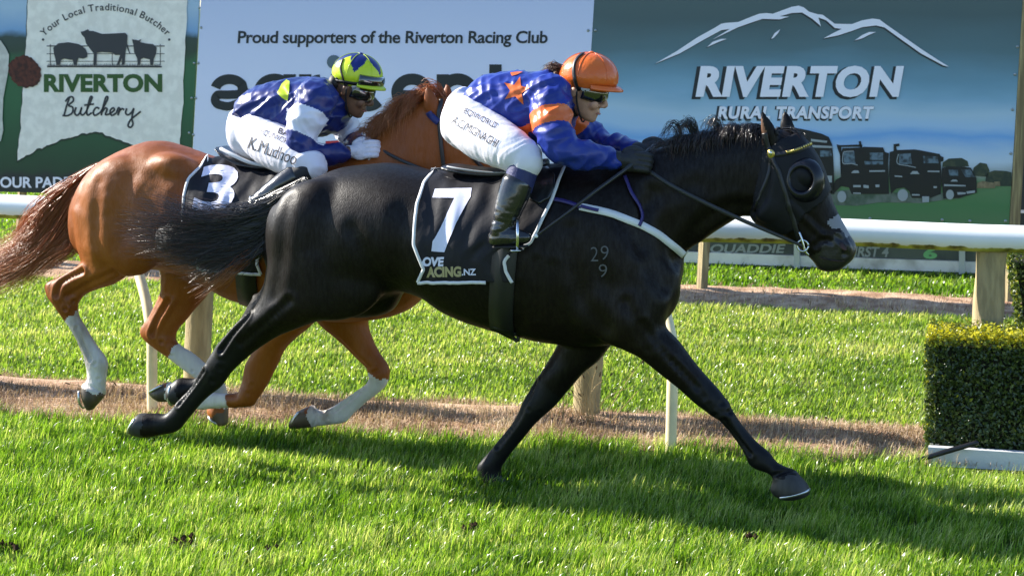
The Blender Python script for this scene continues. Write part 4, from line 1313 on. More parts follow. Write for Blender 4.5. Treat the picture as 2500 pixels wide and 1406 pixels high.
H1V = carve(H1V, H1F, bvh(H1V, H1F), [([(704, 492), (692, 570), (684, 650), (668, 725)], .004, .026), ([(800, 480), (786, 580), (796, 680), (826, 745)], .003, .045), ([(985, 520), (975, 600), (962, 690)], .005, .04),
    ([(1592, 470), (1566, 560), (1588, 640), (1618, 700)], .010, .03), ([(1470, 430), (1506, 520), (1556, 610)], .005, .025), ([(1390, 560), (1396, 650), (1428, 740), (1480, 800)], .008, .032),
    ([(1838, 505), (1780, 505), (1705, 550), (1648, 640)], .008, .026), ([(1700, 450), (1640, 470), (1580, 500)], .004, .03), ([(1570, 790), (1620, 860), (1700, 945)], .005, .014), ([(1530, 740), (1560, 800), (1580, 850)], .006, .02),
    ([(705, 735), (645, 790), (590, 838)], .006, .016), ([(860, 560), (900, 640), (930, 700)], .005, .03), ([(1930, 500), (1970, 540), (2010, 575)], -.006, .012), ([(1990, 600), (2010, 585), (2030, 590)], .005, .01),
    ([(1845, 520), (1868, 490), (1880, 440), (1882, 400)], .007, .012), ([(2042, 578), (2056, 590), (2066, 606), (2062, 620)], .007, .009), ([(1310, 640), (1318, 700), (1312, 770)], .003, .02), ([(1350, 650), (1358, 710), (1352, 780)], .003, .02), ([(1268, 700), (1276, 750), (1272, 790)], .003, .02),
    ([(608, 770), (572, 810), (540, 856)], .014, .011), ([(498, 904), (470, 945), (436, 988)], .010, .008), ([(540, 900), (520, 930)], .004, .012), ([(1730, 985), (1760, 985)], .003, .008), ([(1768, 1024), (1796, 1062), (1832, 1108)], .010, .008), ([(1745, 1012), (1780, 1006)], .008, .009), ([(1890, 1160), (1915, 1152), (1942, 1150)], .007, .007),
    ([(1640, 880), (1690, 930), (1720, 970)], .004, .012)], Q1, both=False)
H1V = carve(H1V, H1F, bvh(H1V, H1F), [([(1310, 930), (1285, 985), (1262, 1030), (1215, 1090)], .006, .009), ([(1290, 1000), (1320, 1005)], .004, .008)], Q1, both=False)
nr = vnormals(H1V, H1F)
H1V = H1V + nr * (0.0025 * vn3(H1V, 9.0, 1.0))[:, None]
rules = [(1, mids(P1, hindN1, 4, 13, 0), .09), (1, mids(P1, hindF1, 3, 9, 0), .09), (1, mids(P1, foreN1, 5, 15, 0), .09), (1, mids(P1, foreF1, 4, 13, 0), .09),
         (2, mids(P1, hindN1, 13, 16, 0) + [P1(310, 1050, -.1)], .12), (2, mids(P1, hindF1, 9, 11, 0) + [P1(405, 960, .1)], .12),
         (2, mids(P1, foreN1, 15, 18, 0) + [P1(1945, 1225, -.11)], .14), (2, mids(P1, foreF1, 13, 15, 0) + [P1(1230, 1200, .11)], .14),
         (3, [P1(2040, 575), P1(2100, 640)], .14)]
idx1 = paint(H1V, H1F, rules)
cx_, cy_ = to_plane_px(centers(H1V, H1F), Q1)
C1 = centers(H1V, H1F)
nose_patch = inpoly(cx_, cy_, [(2022, 540), (2050, 520), (2082, 572), (2070, 578), (2056, 556), (2040, 556)]) & (np.abs(C1 @ NV - Q1) < 0.058)
idx1[nose_patch] = 4  # pale grey patch on the front of the nose
idx1[inpoly(cx_, cy_, [(1853, 260), (1862, 272), (1886, 335), (1884, 352), (1868, 352), (1856, 305)]) & (C1 @ NV < Q1)] = 5
mk("body", H1V, H1F, [m_black, m_blackleg, m_hoof, m_muzzle, m_nose_patch, mat("brown_ear", (0.11, 0.045, 0.018), rough=0.6)], B1, midx=idx1)
T1 = bvh(H1V, H1F)
for sgn in (-1, 1):
    # nostril, eye
    np_, nn_ = hit(T1, 2058, 602)
    t1_ = np.cross(nn_, DV * 0.6 - UP * 0.8); t1_ /= np.linalg.norm(t1_); t2_ = np.cross(nn_, t1_)
    e = ellipsoid(np_ + nn_ * 0.0005, (t2_ * 0.02, t1_ * 0.0115, nn_ * 0.004))
    mk("nostril", *(e if sgn < 0 else mirror(e, Q1)), m_nostril, B1)
    mk("eye", *ellipsoid(P1(1966, 436, sgn * .098), (DV * .024, NV * .015, UP * .02)), m_eye, B1)
mk("mouth", *tube([P1(2000, 628, -.062), P1(2030, 636, -.06), P1(2058, 638, -.05), P1(2074, 634, -.03)], [.002, .003, .003, .002], seg=6, sub=4), m_nostril, B1)
hoof_shoe(P1, (1978, 1194), (1890, 1213), -.11, .058, B1, m_shoe)
hoof_shoe(P1, (316, 1060), (345, 1008), -.1, .054, B1, m_shoe)
hoof_shoe(P1, (420, 990), (425, 926), .1, .05, B1, m_shoe)

g = lambda P, pts, lat: [P(x, y, lat * (0.2 + 0.8 * i / (len(pts) - 1))) for i, (x, y) in enumerate(pts)]
tailpaths = [[(748, 440), (690, 476), (622, 506), (530, 518), (440, 500), (345, 462)], [(742, 446), (680, 500), (600, 536), (500, 548), (400, 536), (300, 520)], [(735, 455), (672, 520), (590, 560), (490, 580), (380, 580), (286, 574)],
             [(728, 465), (668, 545), (600, 580), (510, 605), (420, 615), (335, 602)], [(722, 480), (668, 562), (615, 600), (550, 625), (480, 640), (410, 640)], [(716, 490), (672, 575), (630, 612), (585, 640), (545, 665), (500, 700)]]
for k, (lt, n, sd) in enumerate(((-.09, 1300, 3), (.0, 900, 4), (.09, 700, 5))):
    hair("tail", [g(P1, p, lt) for p in tailpaths], n, m_blackhair, B1, r=0.0017, spread=0.011, curl=0.034, seed=sd, lenvar=(0.62, 1.02), seg=12, clump=0.8)
V, Fc = union([loft(P1, [(757, 437, 716, 480, .04), (690, 484, 666, 566, .05), (620, 512, 606, 606, .07), (530, 532, 528, 622, .07), (440, 540, 432, 624, .06), (392, 552, 390, 612, .03)], seg=16)], voxel=0.01, smooth=4)
V = V + vnormals(V, Fc) * (0.012 * vn3(V * np.array([1, 1, 4]), 10, 4))[:, None]
mk("tail_core", V, Fc, mat("tail_core_black", (0.008, 0.007, 0.007), rough=0.5, bump=0.8, bscale=30, stretch=(0.3, 1, 6)), B1)
hair("tail", [g(P1, p, -.1) for p in ([(700, 520), (650, 590), (610, 615), (575, 640), (535, 680), (455, 735)], [(690, 520), (650, 600), (615, 625), (580, 660), (540, 690), (470, 725)])], 60, m_redhair, B1, r=0.0018, spread=0.008, curl=0.015, seed=9)
mane = []
rg = np.random.default_rng(12)
crest = [(1640, 352), (1680, 343), (1720, 335), (1760, 327), (1800, 320), (1840, 316), (1872, 314)]
def mane_guides(P, crest, lat, up, back, fall, seed):
    rg = np.random.default_rng(seed); out = []
    for (x, y) in crest:
        u, b = up * rg.uniform(0.5, 1.2), back * rg.uniform(0.6, 1.2)
        out.append([P(x, y + 6, 0), P(x - b * 0.25, y - u * 0.8, lat * .3), P(x - b * 0.6, y - u, lat * .7), P(x - b * 0.9, y - u * 0.35 + fall * 0.3, lat), P(x - b, y + fall, lat)])
    return out
hair("mane", mane_guides(P1, crest, -.05, 5, 48, 20, 1), 620, m_blackhair, B1, r=0.0013, spread=0.007, curl=0.012, seed=21, clump=0.75)
hair("mane", mane_guides(P1, crest, -.08, 2, 26, 46, 2), 520, m_blackhair, B1, r=0.0013, spread=0.007, curl=0.012, seed=22, clump=0.75)
hair("mane", mane_guides(P1, [(1660, 348), (1680, 344), (1700, 340), (1715, 337)], -.03, 62, 62, -6, 3), 95, m_blackhair, B1, r=0.0015, spread=0.008, curl=0.02, seed=23, clump=0.85)
hair("mane", mane_guides(P1, [(1735, 333), (1760, 328), (1785, 323)], -.02, 34, 40, -4, 3), 50, m_blackhair, B1, r=0.0013, spread=0.007, curl=0.02, seed=24, clump=0.85)
hair("forelock", [[P1(1905, 318, 0), P1(1930, 318, -.01), P1(1950, 332, -.02), P1(1962, 350, -.03)], [P1(1900, 318, .02), P1(1935, 320, .01), P1(1955, 338, .0), P1(1968, 360, .0)]], 40, m_blackhair, B1, r=0.0014, spread=0.006, seed=25)

# ------------------------------------------------------------------ chestnut horse
B2 = thing("race_horse", "bright chestnut racehorse with white lower legs galloping on the rail, wearing number three", "horse", pq(pn(*P2(640, 1080)[:2]), Q2), "galloping racehorses")
torso2 = [(192, 468, 178, 560, .07), (226, 414, 200, 622, .15), (290, 371, 262, 652, .212), (375, 343, 360, 657, .25), (444, 357, 442, 668, .262), (510, 380, 512, 698, .272), (580, 400, 575, 731, .285), (660, 405, 650, 752, .29), (740, 400, 740, 770, .285),
          (820, 390, 822, 785, .27), (890, 385, 890, 785, .25), (960, 400, 970, 768, .2), (1010, 440, 1030, 730, .15), (1045, 520, 1050, 660, .09)]
neck2 = [(830, 385, 980, 720, .16), (900, 345, 1040, 620, .125), (950, 300, 1090, 540, .105), (1000, 264, 1130, 475, .095), (1040, 242, 1160, 440, .085), (1080, 232, 1170, 420, .075)]
head2 = [(1072, 232, 1090, 400, .066), (1120, 244, 1118, 440, .092), (1160, 268, 1145, 455, .1), (1200, 304, 1180, 465, .095), (1235, 344, 1212, 478, .082), (1270, 384, 1242, 490, .07), (1300, 420, 1272, 502, .062), (1325, 450, 1296, 516, .056), (1342, 482, 1316, 522, .04)]
hindN2 = [(180, 505, 400, 560, .13, -.13), (192, 590, 385, 640, .12, -.135), (205, 628, 336, 655, .098, -.13), (192, 648, 283, 691, .075, -.13), (150, 672, 240, 705, .054, -.125), (112, 692, 206, 722, .046, -.12), (116, 722, 190, 745, .045, -.12), (134, 748, 190, 762, .041, -.12), (150, 772, 196, 778, .034, -.115),
          (176, 808, 213, 806, .029, -.115), (192, 842, 234, 840, .028, -.11), (205, 872, 257, 872, .033, -.11), (211, 900, 263, 888, .036, -.11), (213, 922, 260, 920, .033, -.11), (210, 934, 258, 944, .036, -.11), (202, 941, 256, 963, .05, -.11), (202, 966, 246, 978, .055, -.11), (212, 994, 228, 998, .036, -.11)]
hindF2 = [(260, 560, 480, 600, .12, .12), (380, 640, 522, 690, .1, .125), (395, 690, 506, 720, .08, .125), (388, 725, 480, 750, .06, .125), (366, 767, 452, 785, .05, .12), (343, 806, 434, 806, .046, .12), (358, 834, 430, 828, .043, .12), (406, 870, 442, 842, .033, .115), (448, 902, 470, 860, .028, .11),
          (477, 924, 500, 884, .028, .11), (505, 950, 536, 916, .034, .11), (518, 972, 552, 950, .033, .11), (508, 996, 556, 986, .045, .11), (510, 1012, 557, 1004, .052, .11), (532, 1034, 556, 1030, .045, .11)]
foreN2 = [(640, 690, 800, 755, .1, -.12), (640, 790, 760, 795, .08, -.12), (612, 865, 702, 845, .065, -.115), (598, 890, 673, 900, .055, -.11), (592, 930, 646, 948, .05, -.11), (586, 950, 626, 977, .05, -.11), (582, 959, 602, 992, .046, -.11), (558, 960, 558, 995, .034, -.11),
          (520, 958, 520, 997, .03, -.105), (486, 955, 486, 999, .03, -.1), (456, 944, 456, 990, .035, -.1), (432, 938, 430, 980, .034, -.1), (412, 931, 410, 981, .047, -.1), (386, 941, 386, 979, .05, -.1), (366, 954, 367, 963, .022, -.1)]
foreF2 = [(740, 700, 930, 720, .1, .12), (768, 775, 900, 780, .085, .12), (813, 817, 904, 815, .068, .12), (842, 842, 921, 853, .055, .12), (870, 871, 938, 876, .05, .115), (898, 899, 950, 897, .046, .115), (902, 917, 950, 915, .045, .11), (894, 936, 938, 947, .038, .11), (863, 959, 901, 978, .032, .11), (828, 981, 868, 1006, .03, .11),
          (806, 994, 843, 1030, .034, .11), (789, 1002, 813, 1036, .034, .11), (770, 994, 776, 1040, .038, .11), (760, 988, 755, 1043, .05, .11), (730, 1002, 726, 1045, .052, .11), (713, 1024, 712, 1045, .034, .11)]
parts = [loft(P2, torso2, seg=28, e=2.15), loft(P2, neck2, seg=24, e=2.1), loft(P2, head2, seg=24, e=2.3, cap=0.15), loft(P2, hindN2), loft(P2, hindF2), loft(P2, foreN2), loft(P2, foreF2),
         ear(P2, (1040, 206), (1042, 280), (1072, 262), -.06, -.01), ear(P2, (1090, 202), (1076, 262), (1104, 246), .06, .01),
         blob(P2, 290, 500, -.14, .20, .24, .12, -25), blob(P2, 290, 500, .14, .20, .24, .12, -25), blob(P2, 215, 550, -.12, .06, .22, .08, 4), blob(P2, 330, 610, -.18, .14, .12, .08, 30),
         blob(P2, 425, 415, -.15, .13, .08, .085, -10), blob(P2, 425, 415, .15, .13, .08, .085, -10),
         blob(P2, 940, 560, -.14, .12, .28, .1, 30), blob(P2, 940, 560, .14, .12, .28, .1, 30), blob(P2, 1140, 410, -.07, .06, .075, .03, -50), blob(P2, 1210, 350, -.08, .045, .03, .026, -50),
         blob(P2, 131, 706, -.12, .024, .036, .024, 30), blob(P2, 176, 750, -.12, .027, .022, .043), blob(P2, 228, 897, -.11, .025, .025, .036), blob(P2, 364, 812, .12, .024, .036, .024, 30), blob(P2, 414, 828, .12, .027, .022, .043), blob(P2, 931, 906, .112, .025, .034, .043), blob(P2, 915, 918, .11, .02, .022, .026), blob(P2, 812, 1008, .11, .024, .024, .036), blob(P2, 610, 975, -.11, .03, .03, .04),
         # tendon cords above the hocks
         tube([P2(255, 640, -.165), P2(205, 668, -.165), P2(150, 700, -.15), P2(140, 735, -.145)], [.03, .022, .016, .014], seg=8),
         tube([P2(445, 700, .06), P2(412, 760, .075), P2(385, 800, .08)], [.02, .018, .014], seg=8)]
H2V, H2F = union(parts, voxel=0.0075, smooth=4)
px_, py_ = to_plane_px(H2V, Q2)
H2V = relax(H2V, H2F, np.clip(inpoly(px_, py_, [(165, 330), (450, 330), (1000, 240), (1170, 420), (1050, 720), (900, 800), (520, 760), (330, 640), (190, 610)]).astype(float), 0.0, 1), 20)
H2V = carve(H2V, H2F, bvh(H2V, H2F), [([(240, 450), (234, 520), (240, 600), (258, 655)], .006, .026), ([(318, 440), (298, 510), (300, 590), (330, 645)], .004, .045), ([(452, 470), (446, 560), (428, 640)], .007, .04), ([(405, 394), (425, 388), (450, 394)], -.003, .03),
    ([(385, 425), (420, 455), (440, 500)], .004, .04), ([(285, 662), (222, 690), (165, 722)], .007, .014), ([(350, 480), (380, 540), (390, 600)], .005, .03), ([(478, 470), (486, 560), (482, 640)], .003, .02)], Q2)
H2V = carve(H2V, H2F, bvh(H2V, H2F), [([(200, 662), (150, 690), (138, 720)], .013, .012), ([(180, 735), (160, 755)], .009, .009), ([(186, 800), (206, 845), (222, 880)], .009, .007), ([(232, 888), (240, 925)], .007, .008), ([(206, 940), (230, 948), (256, 962)], .007, .007), ([(412, 735), (385, 780), (372, 815)], .013, .012), ([(395, 835), (420, 850)], .009, .009), ([(420, 868), (470, 905)], .008, .007),
    ([(888, 900), (905, 912), (920, 905)], .009, .008), ([(880, 955), (845, 982), (815, 1004)], .009, .007), ([(764, 990), (770, 1015), (762, 1040)], .007, .006), ([(790, 1005), (800, 1020)], .006, .008), ([(605, 960), (615, 940)], .004, .008), ([(830, 830), (870, 870), (900, 900)], .004, .012)], Q2, both=False)
nr = vnormals(H2V, H2F)
H2V = H2V + nr * (0.004 * vn3(H2V, 8.0, 2.0) + 0.0015 * vn3(H2V, 26.0, 3.0))[:, None]
rules = [(1, mids(P2, hindN2, 8, 16, 0), .08), (1, mids(P2, hindF2, 7, 13, 0), .08), (1, mids(P2, foreN2, 7, 13, 0), .08), (1, mids(P2, foreF2, 6, 14, 0), .08),
         (2, mids(P2, hindN2, 15, 18, 0) + [P2(222, 1015, -.11)], .12), (2, mids(P2, hindF2, 13, 15, 0) + [P2(546, 1050, .11)], .12),
         (2, mids(P2, foreN2, 12, 15, 0) + [P2(355, 958, -.1)], .12), (2, mids(P2, foreF2, 13, 16, 0) + [P2(700, 1036, .11)], .12)]
idx2 = paint(H2V, H2F, rules)
mk("body", H2V, H2F, [m_chest, m_sock, m_hoof2], B2, midx=idx2)
T2 = bvh(H2V, H2F)
for a_, b_, l_ in (((206, 996), (201, 940), -.11), ((712, 1046), (742, 990), .11), ((366, 958), (412, 932), -.1), ((512, 1012), (545, 1036), .11)):
    hoof_shoe(P2, a_, b_, l_, .05, B2, m_shoe)
for sgn in (-1, 1):
    mk("eye", *ellipsoid(P2(1206, 356, sgn * .096), (DV * .024, NV * .015, UP * .02)), m_eye, B2)
    mk("nostril", *tube([P2(1312, 470, sgn * .054), P2(1322, 482, sgn * .056)], [.009, .011], seg=8, sub=3), m_nostril, B2)
tp2 = [[(244, 404), (185, 440), (118, 488), (78, 530), (40, 588), (-40, 622)], [(240, 408), (182, 455), (122, 530), (85, 585), (20, 625), (-60, 650)], [(236, 412), (186, 470), (140, 550), (102, 605), (30, 650), (-60, 682)],
       [(234, 416), (196, 480), (165, 555), (132, 605), (60, 665), (-40, 712)], [(230, 420), (200, 490), (182, 560), (166, 595), (115, 628), (45, 692)], [(228, 424), (202, 500), (191, 560), (190, 588), (168, 606), (125, 612)]]
for k, (lt, n, sd) in enumerate(((-.08, 1000, 3), (.0, 800, 4), (.08, 700, 5))):
    hair("tail", [g(P2, p, lt) for p in tp2], n, m_redhair, B2, r=0.0017, spread=0.011, curl=0.028, seed=sd + 30, lenvar=(0.7, 1.05), seg=12, clump=0.8)
V, Fc = union([loft(P2, [(240, 402, 226, 428, .03), (180, 450, 204, 486, .045), (118, 510, 180, 548, .05), (84, 572, 158, 600, .055), (40, 610, 96, 642, .055), (-5, 628, 20, 690, .05), (-60, 650, -50, 712, .03)], seg=16)], voxel=0.012, smooth=4)
mk("tail_core", V, Fc, mat("tail_core_red", (0.07, 0.022, 0.01), rough=0.6, bump=0.8, bscale=30, stretch=(1, 1, 0.4)), B2)
cr2 = [(915, 338), (940, 312), (965, 290), (990, 272), (1015, 256), (1040, 244)]
hair("mane", mane_guides(P2, cr2, -.06, 16, 60, 30, 5), 700, m_redhair, B2, r=0.0012, spread=0.008, curl=0.014, seed=51, clump=0.75)
hair("mane", mane_guides(P2, cr2, -.07, 8, 34, 50, 6), 460, m_redhair, B2, r=0.0012, spread=0.008, curl=0.014, seed=52, clump=0.75)
hair("forelock", mane_guides(P2, [(1055, 240), (1075, 236), (1095, 240)], -.03, 22, 60, -8, 7), 120, m_redhair, B2, r=0.0015, spread=0.008, curl=0.014, seed=53, clump=0.75)

# =================================================================== TACK
m_cloth = mat("saddle_cloth_black", (0.0075, 0.007, 0.011), rough=0.6, spec=0.3, bump=0.15, bscale=40)
m_bind = mat("white_binding", (0.62, 0.62, 0.64), rough=0.7)
m_number = mat("number_white", (0.66, 0.66, 0.82), rough=0.6)
m_gold = mat("gold_print", (0.36, 0.31, 0.16), rough=0.5)
m_leather = mat("black_leather", (0.012, 0.012, 0.013), rough=0.28, spec=0.6, bump=0.1, bscale=90)
m_strap = mat("black_strap", (0.009, 0.009, 0.011), rough=0.45, spec=0.5)
m_white_strap = mat("white_webbing", (0.68, 0.69, 0.7), rough=0.6, bump=0.1, bscale=200)
m_purple = mat("purple_strap", (0.03, 0.022, 0.14), rough=0.45)
m_steel = mat("bright_steel", (0.62, 0.63, 0.65), rough=0.22, metal=1.0)
m_brass = mat("brass", (0.55, 0.42, 0.14), rough=0.3, metal=1.0)
m_rubber_grip = mat("rein_rubber", (0.02, 0.022, 0.024), rough=0.55)

def poly_at(path, t):
    A = np.asarray(path, float)
    d = np.r_[0, np.cumsum(np.linalg.norm(np.diff(A, axis=0), axis=1))]
    x = t * d[-1]
    return np.array([np.interp(x, d, A[:, 0]), np.interp(x, d, A[:, 1])])

def saddle_cloth(P, q, tree, left, right, label, base_px, off=0.012, rows=34, cols=30, wr=0.012, seed=3):
    t = thing("saddle_cloth", label, "saddle cloth", P(*base_px) * np.array([1, 1, 1]), "numbered saddle cloths")
    near = np.zeros((rows, cols, 3))
    for i in range(rows):
        a, b = poly_at(left, i / (rows - 1)), poly_at(right, i / (rows - 1))
        for j in range(cols):
            x, y = a + (b - a) * j / (cols - 1)
            p, nn = hit(tree, x, y, P(x, y, -.12))
            w = wr * noise.noise(Vector((j * 0.22 + seed, i * 0.1, seed))) * min(1, 2.2 * (1 - i / rows) + 0.25)
            w += 0.5 * wr * noise.noise(Vector((j * 0.5 + seed, i * 0.16, seed + 4)))
            near[i, j] = p + nn * (off + w)
    far = flip(near.reshape(-1, 3), q).reshape(rows, cols, 3)
    top = []
    for k in range(1, 6):
        row = near[0] + (far[0] - near[0]) * k / 6
        rr = []
        for p in row:
            l, nn, ix, ds = tree.ray_cast(Vector((p[0], p[1], 3.0)), Vector((0, 0, -1)))
            z = l[2] + off if l is not None else p[2]
            rr.append([p[0], p[1], max(z, p[2] if k in (1, 5) else z)])
        top.append(rr)
    G = np.concatenate([near[::-1], np.array(top), far], axis=0)
    nr_, nc = G.shape[:2]
    V = G.reshape(-1, 3)
    Fc = [[i * nc + j, i * nc + j + 1, (i + 1) * nc + j + 1, (i + 1) * nc + j] for i in range(nr_ - 1) for j in range(nc - 1)]
    o = mk("cloth", V, Fc, m_cloth, t)
    sm = o.modifiers.new("thickness", 'SOLIDIFY'); sm.thickness = 0.004; sm.offset = 0
    sb = o.modifiers.new("smooth", 'SUBSURF'); sb.levels = 1; sb.render_levels = 1
    return t, near, far, (V, Fc)

def edge_binding(parent, pts, width=0.013, m=None):
    P_ = crom(np.asarray(pts), 3)
    V, Fc = ribbon(P_ - NV * 0.004, np.tile(-NV, (len(P_), 1)), width, 0.004)
    return mk("binding", V, Fc, m or m_bind, parent)

# ---- dark horse's cloth, number 7
L7 = [(1062, 418), (1036, 448), (1021, 500), (1015, 560), (1014, 596), (1026, 626), (1039, 655), (1024, 686)]
R7 = [(1385, 401), (1350, 488), (1314, 562), (1296, 594), (1256, 612), (1234, 636), (1238, 662), (1252, 688)]
sc1, near7, far7, cl7 = saddle_cloth(P1, Q1, T1, L7, R7, "black saddle cloth with white number seven over the dark horse's back", (1200, 640))
TC1 = bvh(*cl7)
fb1 = lambda x, y: P1(x, y, -.28)
edge_binding(sc1, near7[:, 0]); edge_binding(sc1, near7[:24, -1]); edge_binding(sc1, near7[26:, -1]); edge_binding(sc1, near7[-1, :22])
for e_ in (far7[:, 0], far7[:, -1]):
    V, Fc = ribbon(crom(e_, 2) + NV * .004, np.tile(NV, (len(crom(e_, 2)), 1)), 0.013, 0.004); mk("binding", V, Fc, m_bind, sc1)
seven = [(1062, 463), (1152, 461), (1150, 482), (1136, 505), (1114, 545), (1098, 585), (1086, 616), (1054, 613), (1057, 590), (1076, 556), (1098, 510), (1110, 485), (1056, 484)]
wrap_on("number", [poly2(seven)], TC1, 0.0045, m_number, sc1, fb=fb1)
wrap_on("lettering", [text2("OVE", 1032, 627, 1085, 650, bold=0.05, shear=0.1)], TC1, 0.0045, m_number, sc1, fb=fb1)
wrap_on("lettering", [text2("ACING", 1042, 651, 1127, 677, bold=0.05, rot=-1)], TC1, 0.0045, m_gold, sc1, fb=fb1)
wrap_on("lettering", [text2(".NZ", 1128, 656, 1163, 672, bold=0.03, rot=-1)], TC1, 0.0045, m_number, sc1, fb=fb1)

# ---- chestnut's cloth, number 3
L3 = [(510, 377), (492, 408), (464, 438), (452, 480), (448, 520), (456, 570), (480, 620), (490, 655)]
R3 = [(690, 398), (680, 440), (668, 480), (660, 520), (650, 560), (640, 600), (630, 640), (640, 668)]
sc2, near3, far3, cl3 = saddle_cloth(P2, Q2, T2, L3, R3, "black saddle cloth with white number three over the chestnut horse's back", (560, 620), seed=8)
TC2 = bvh(*cl3)
fb2 = lambda x, y: P2(x, y, -.26)
edge_binding(sc2, near3[:, 0]); edge_binding(sc2, near3[20:, -1]); edge_binding(sc2, near3[-1, :])
wrap_on("number", [text2("3", 467, 404, 564, 517, bold=0.03, skew=0.24)], TC2, 0.0045, m_number, sc2, fb=fb2)

def body_ring(P, q, tree, path, width, m, parent, name, thick=0.005, off=0.004, both=True, fb=None):
    s_ = strap(path, tree, width, thick, off, fb=fb or (lambda x, y: P(x, y, -.2)))
    mk(name, *s_, m, parent)
    if both:
        mk(name, *mirror(s_, q), m, parent)

def saddle(P, q, treeB, treeC, seat, flap, gpath, leather, iron, label, base, rim):
    t = thing("racing_saddle", label, "saddle", P(*base), "racing saddles")
    V, Fc = union([loft(P, seat, seg=20, e=2.6)], voxel=0.006, smooth=3)
    mk("seat", V, Fc, m_leather, t)
    a = crom(np.array([P(x0, (y0 + y1) / 2, -hw) for x0, y0, x1, y1, hw in seat]), 4)
    mk("piping", *tube(a, rim[0], seg=8, sub=1), rim[1], t)
    fl = wrap_on("flap", [poly2(flap)], treeC, 0.012, m_leather, t, fb=lambda x, y: P(x, y, -.25))
    so = fl.modifiers.new("t", 'SOLIDIFY'); so.thickness = 0.006
    me = fl.data
    Vw = np.array([v.co[:] for v in me.vertices]) + root_loc(t)
    f2 = mk("flap", flip(Vw, q), [list(p.vertices)[::-1] for p in me.polygons], m_leather, t)
    so = f2.modifiers.new("t", 'SOLIDIFY'); so.thickness = 0.006
    body_ring(P, q, treeB, gpath, 0.1, m_strap, t, "girth", thick=0.008, off=0.006)
    # stirrup leather and iron, both sides
    for sgn in (1, -1):
        pts = np.array(leather[0]); 
        A = np.array([P(x, y, l * sgn) for x, y, l in leather])
        V, Fc = ribbon(crom(A, 4), np.tile(-NV * sgn, (len(crom(A, 4)), 1)), 0.016, 0.004)
        mk("stirrup_leather", V, Fc, m_strap, t)
        cpt = P(iron[0], iron[1], iron[2] * sgn)
        loop = []
        for k in range(25):
            a_ = 2 * math.pi * k / 24
            loop.append(cpt + (UP * 0.06 * math.cos(a_) + (DV * 0.35 - NV * sgn * 0.94) * 0.045 * math.sin(a_)) + UP * 0.012)
        mk("stirrup", *tube(loop, 0.0065, seg=8, sub=1, cap=False), m_steel, t)
        tr = ellipsoid(cpt - UP * 0.045, (DV * 0.03, NV * 0.046, UP * 0.009))
        mk("stirrup_tread", *tr, m_steel, t)
    return t

saddle(P1, Q1, T1, TC1, [(1092, 400, 1097, 414, .10), (1120, 404, 1122, 420, .125), (1170, 410, 1172, 428, .13), (1230, 412, 1232, 432, .125), (1285, 402, 1287, 425, .10), (1330, 386, 1333, 412, .055)],
       [(1300, 415), (1340, 412), (1356, 430), (1355, 460), (1342, 486), (1318, 500), (1296, 492), (1282, 462), (1285, 430)],
       [(1236, 600), (1228, 680), (1224, 760), (1228, 816)], [(1288, 430, -.2), (1276, 480, -.27), (1268, 520, -.305), (1262, 545, -.315)], (1262, 582, -.345),
       "thin black racing saddle on the dark horse", (1210, 430), (0.004, mat("grey_piping", (0.3, 0.31, 0.33), rough=0.35)))
saddle(P2, Q2, T2, TC2, [(540, 356, 552, 372, .10), (565, 368, 570, 386, .125), (610, 388, 612, 406, .13), (660, 396, 662, 415, .125), (715, 392, 717, 412, .10), (760, 380, 762, 402, .055)],
       [(715, 405), (755, 402), (772, 420), (770, 450), (756, 476), (730, 490), (708, 480), (698, 450), (700, 420)],
       [(604, 600), (602, 660), (606, 720), (612, 744)], [(700, 410, -.2), (660, 450, -.27), (630, 480, -.3), (618, 500, -.31)], (612, 520, -.33),
       "thin dark racing saddle with pale rim on the chestnut horse", (640, 410), (0.009, mat("pale_rim", (0.6, 0.61, 0.64), rough=0.35)))
mk("buckle", *tube([P1(1246, 818, -.1), P1(1262, 832, -.1), P1(1266, 822, -.1)], .008, seg=6), m_strap, [o for o in bpy.data.objects if o.name == "racing_saddle"][0])

# ---- dark horse's breastplate, brand, bridle, hood
bp = thing("breastplate", "white webbing breastplate with purple ties across the dark horse's chest", "breastplate", P1(1540, 540, -.2))
body_ring(P1, Q1, T1, [(1416, 506), (1470, 517), (1530, 536), (1590, 563), (1635, 593), (1667, 621)], 0.03, m_white_strap, bp, "chest_strap", thick=0.005)
body_ring(P1, Q1, T1, [(1335, 486), (1375, 492), (1420, 507)], 0.016, m_purple, bp, "side_strap")
body_ring(P1, Q1, T1, [(1418, 506), (1440, 511), (1462, 516)], 0.013, m_purple, bp, "keeper", thick=0.004, off=0.011)
body_ring(P1, Q1, T1, [(1526, 432), (1540, 470), (1558, 505), (1565, 530), (1557, 552)], 0.013, m_purple, bp, "neck_strap", off=0.008)
m_brand = mat("freeze_brand", (0.1, 0.1, 0.105), rough=0.8)
for i_, (tx, bx) in enumerate((("2", (1442, 603, 1461, 638)), ("9", (1467, 600, 1486, 634)), ("9", (1462, 645, 1483, 676)))):
    wrap_on("brand_mark", [text2(tx, *bx, bold=-0.012)], T1, 0.003, m_brand, B1)

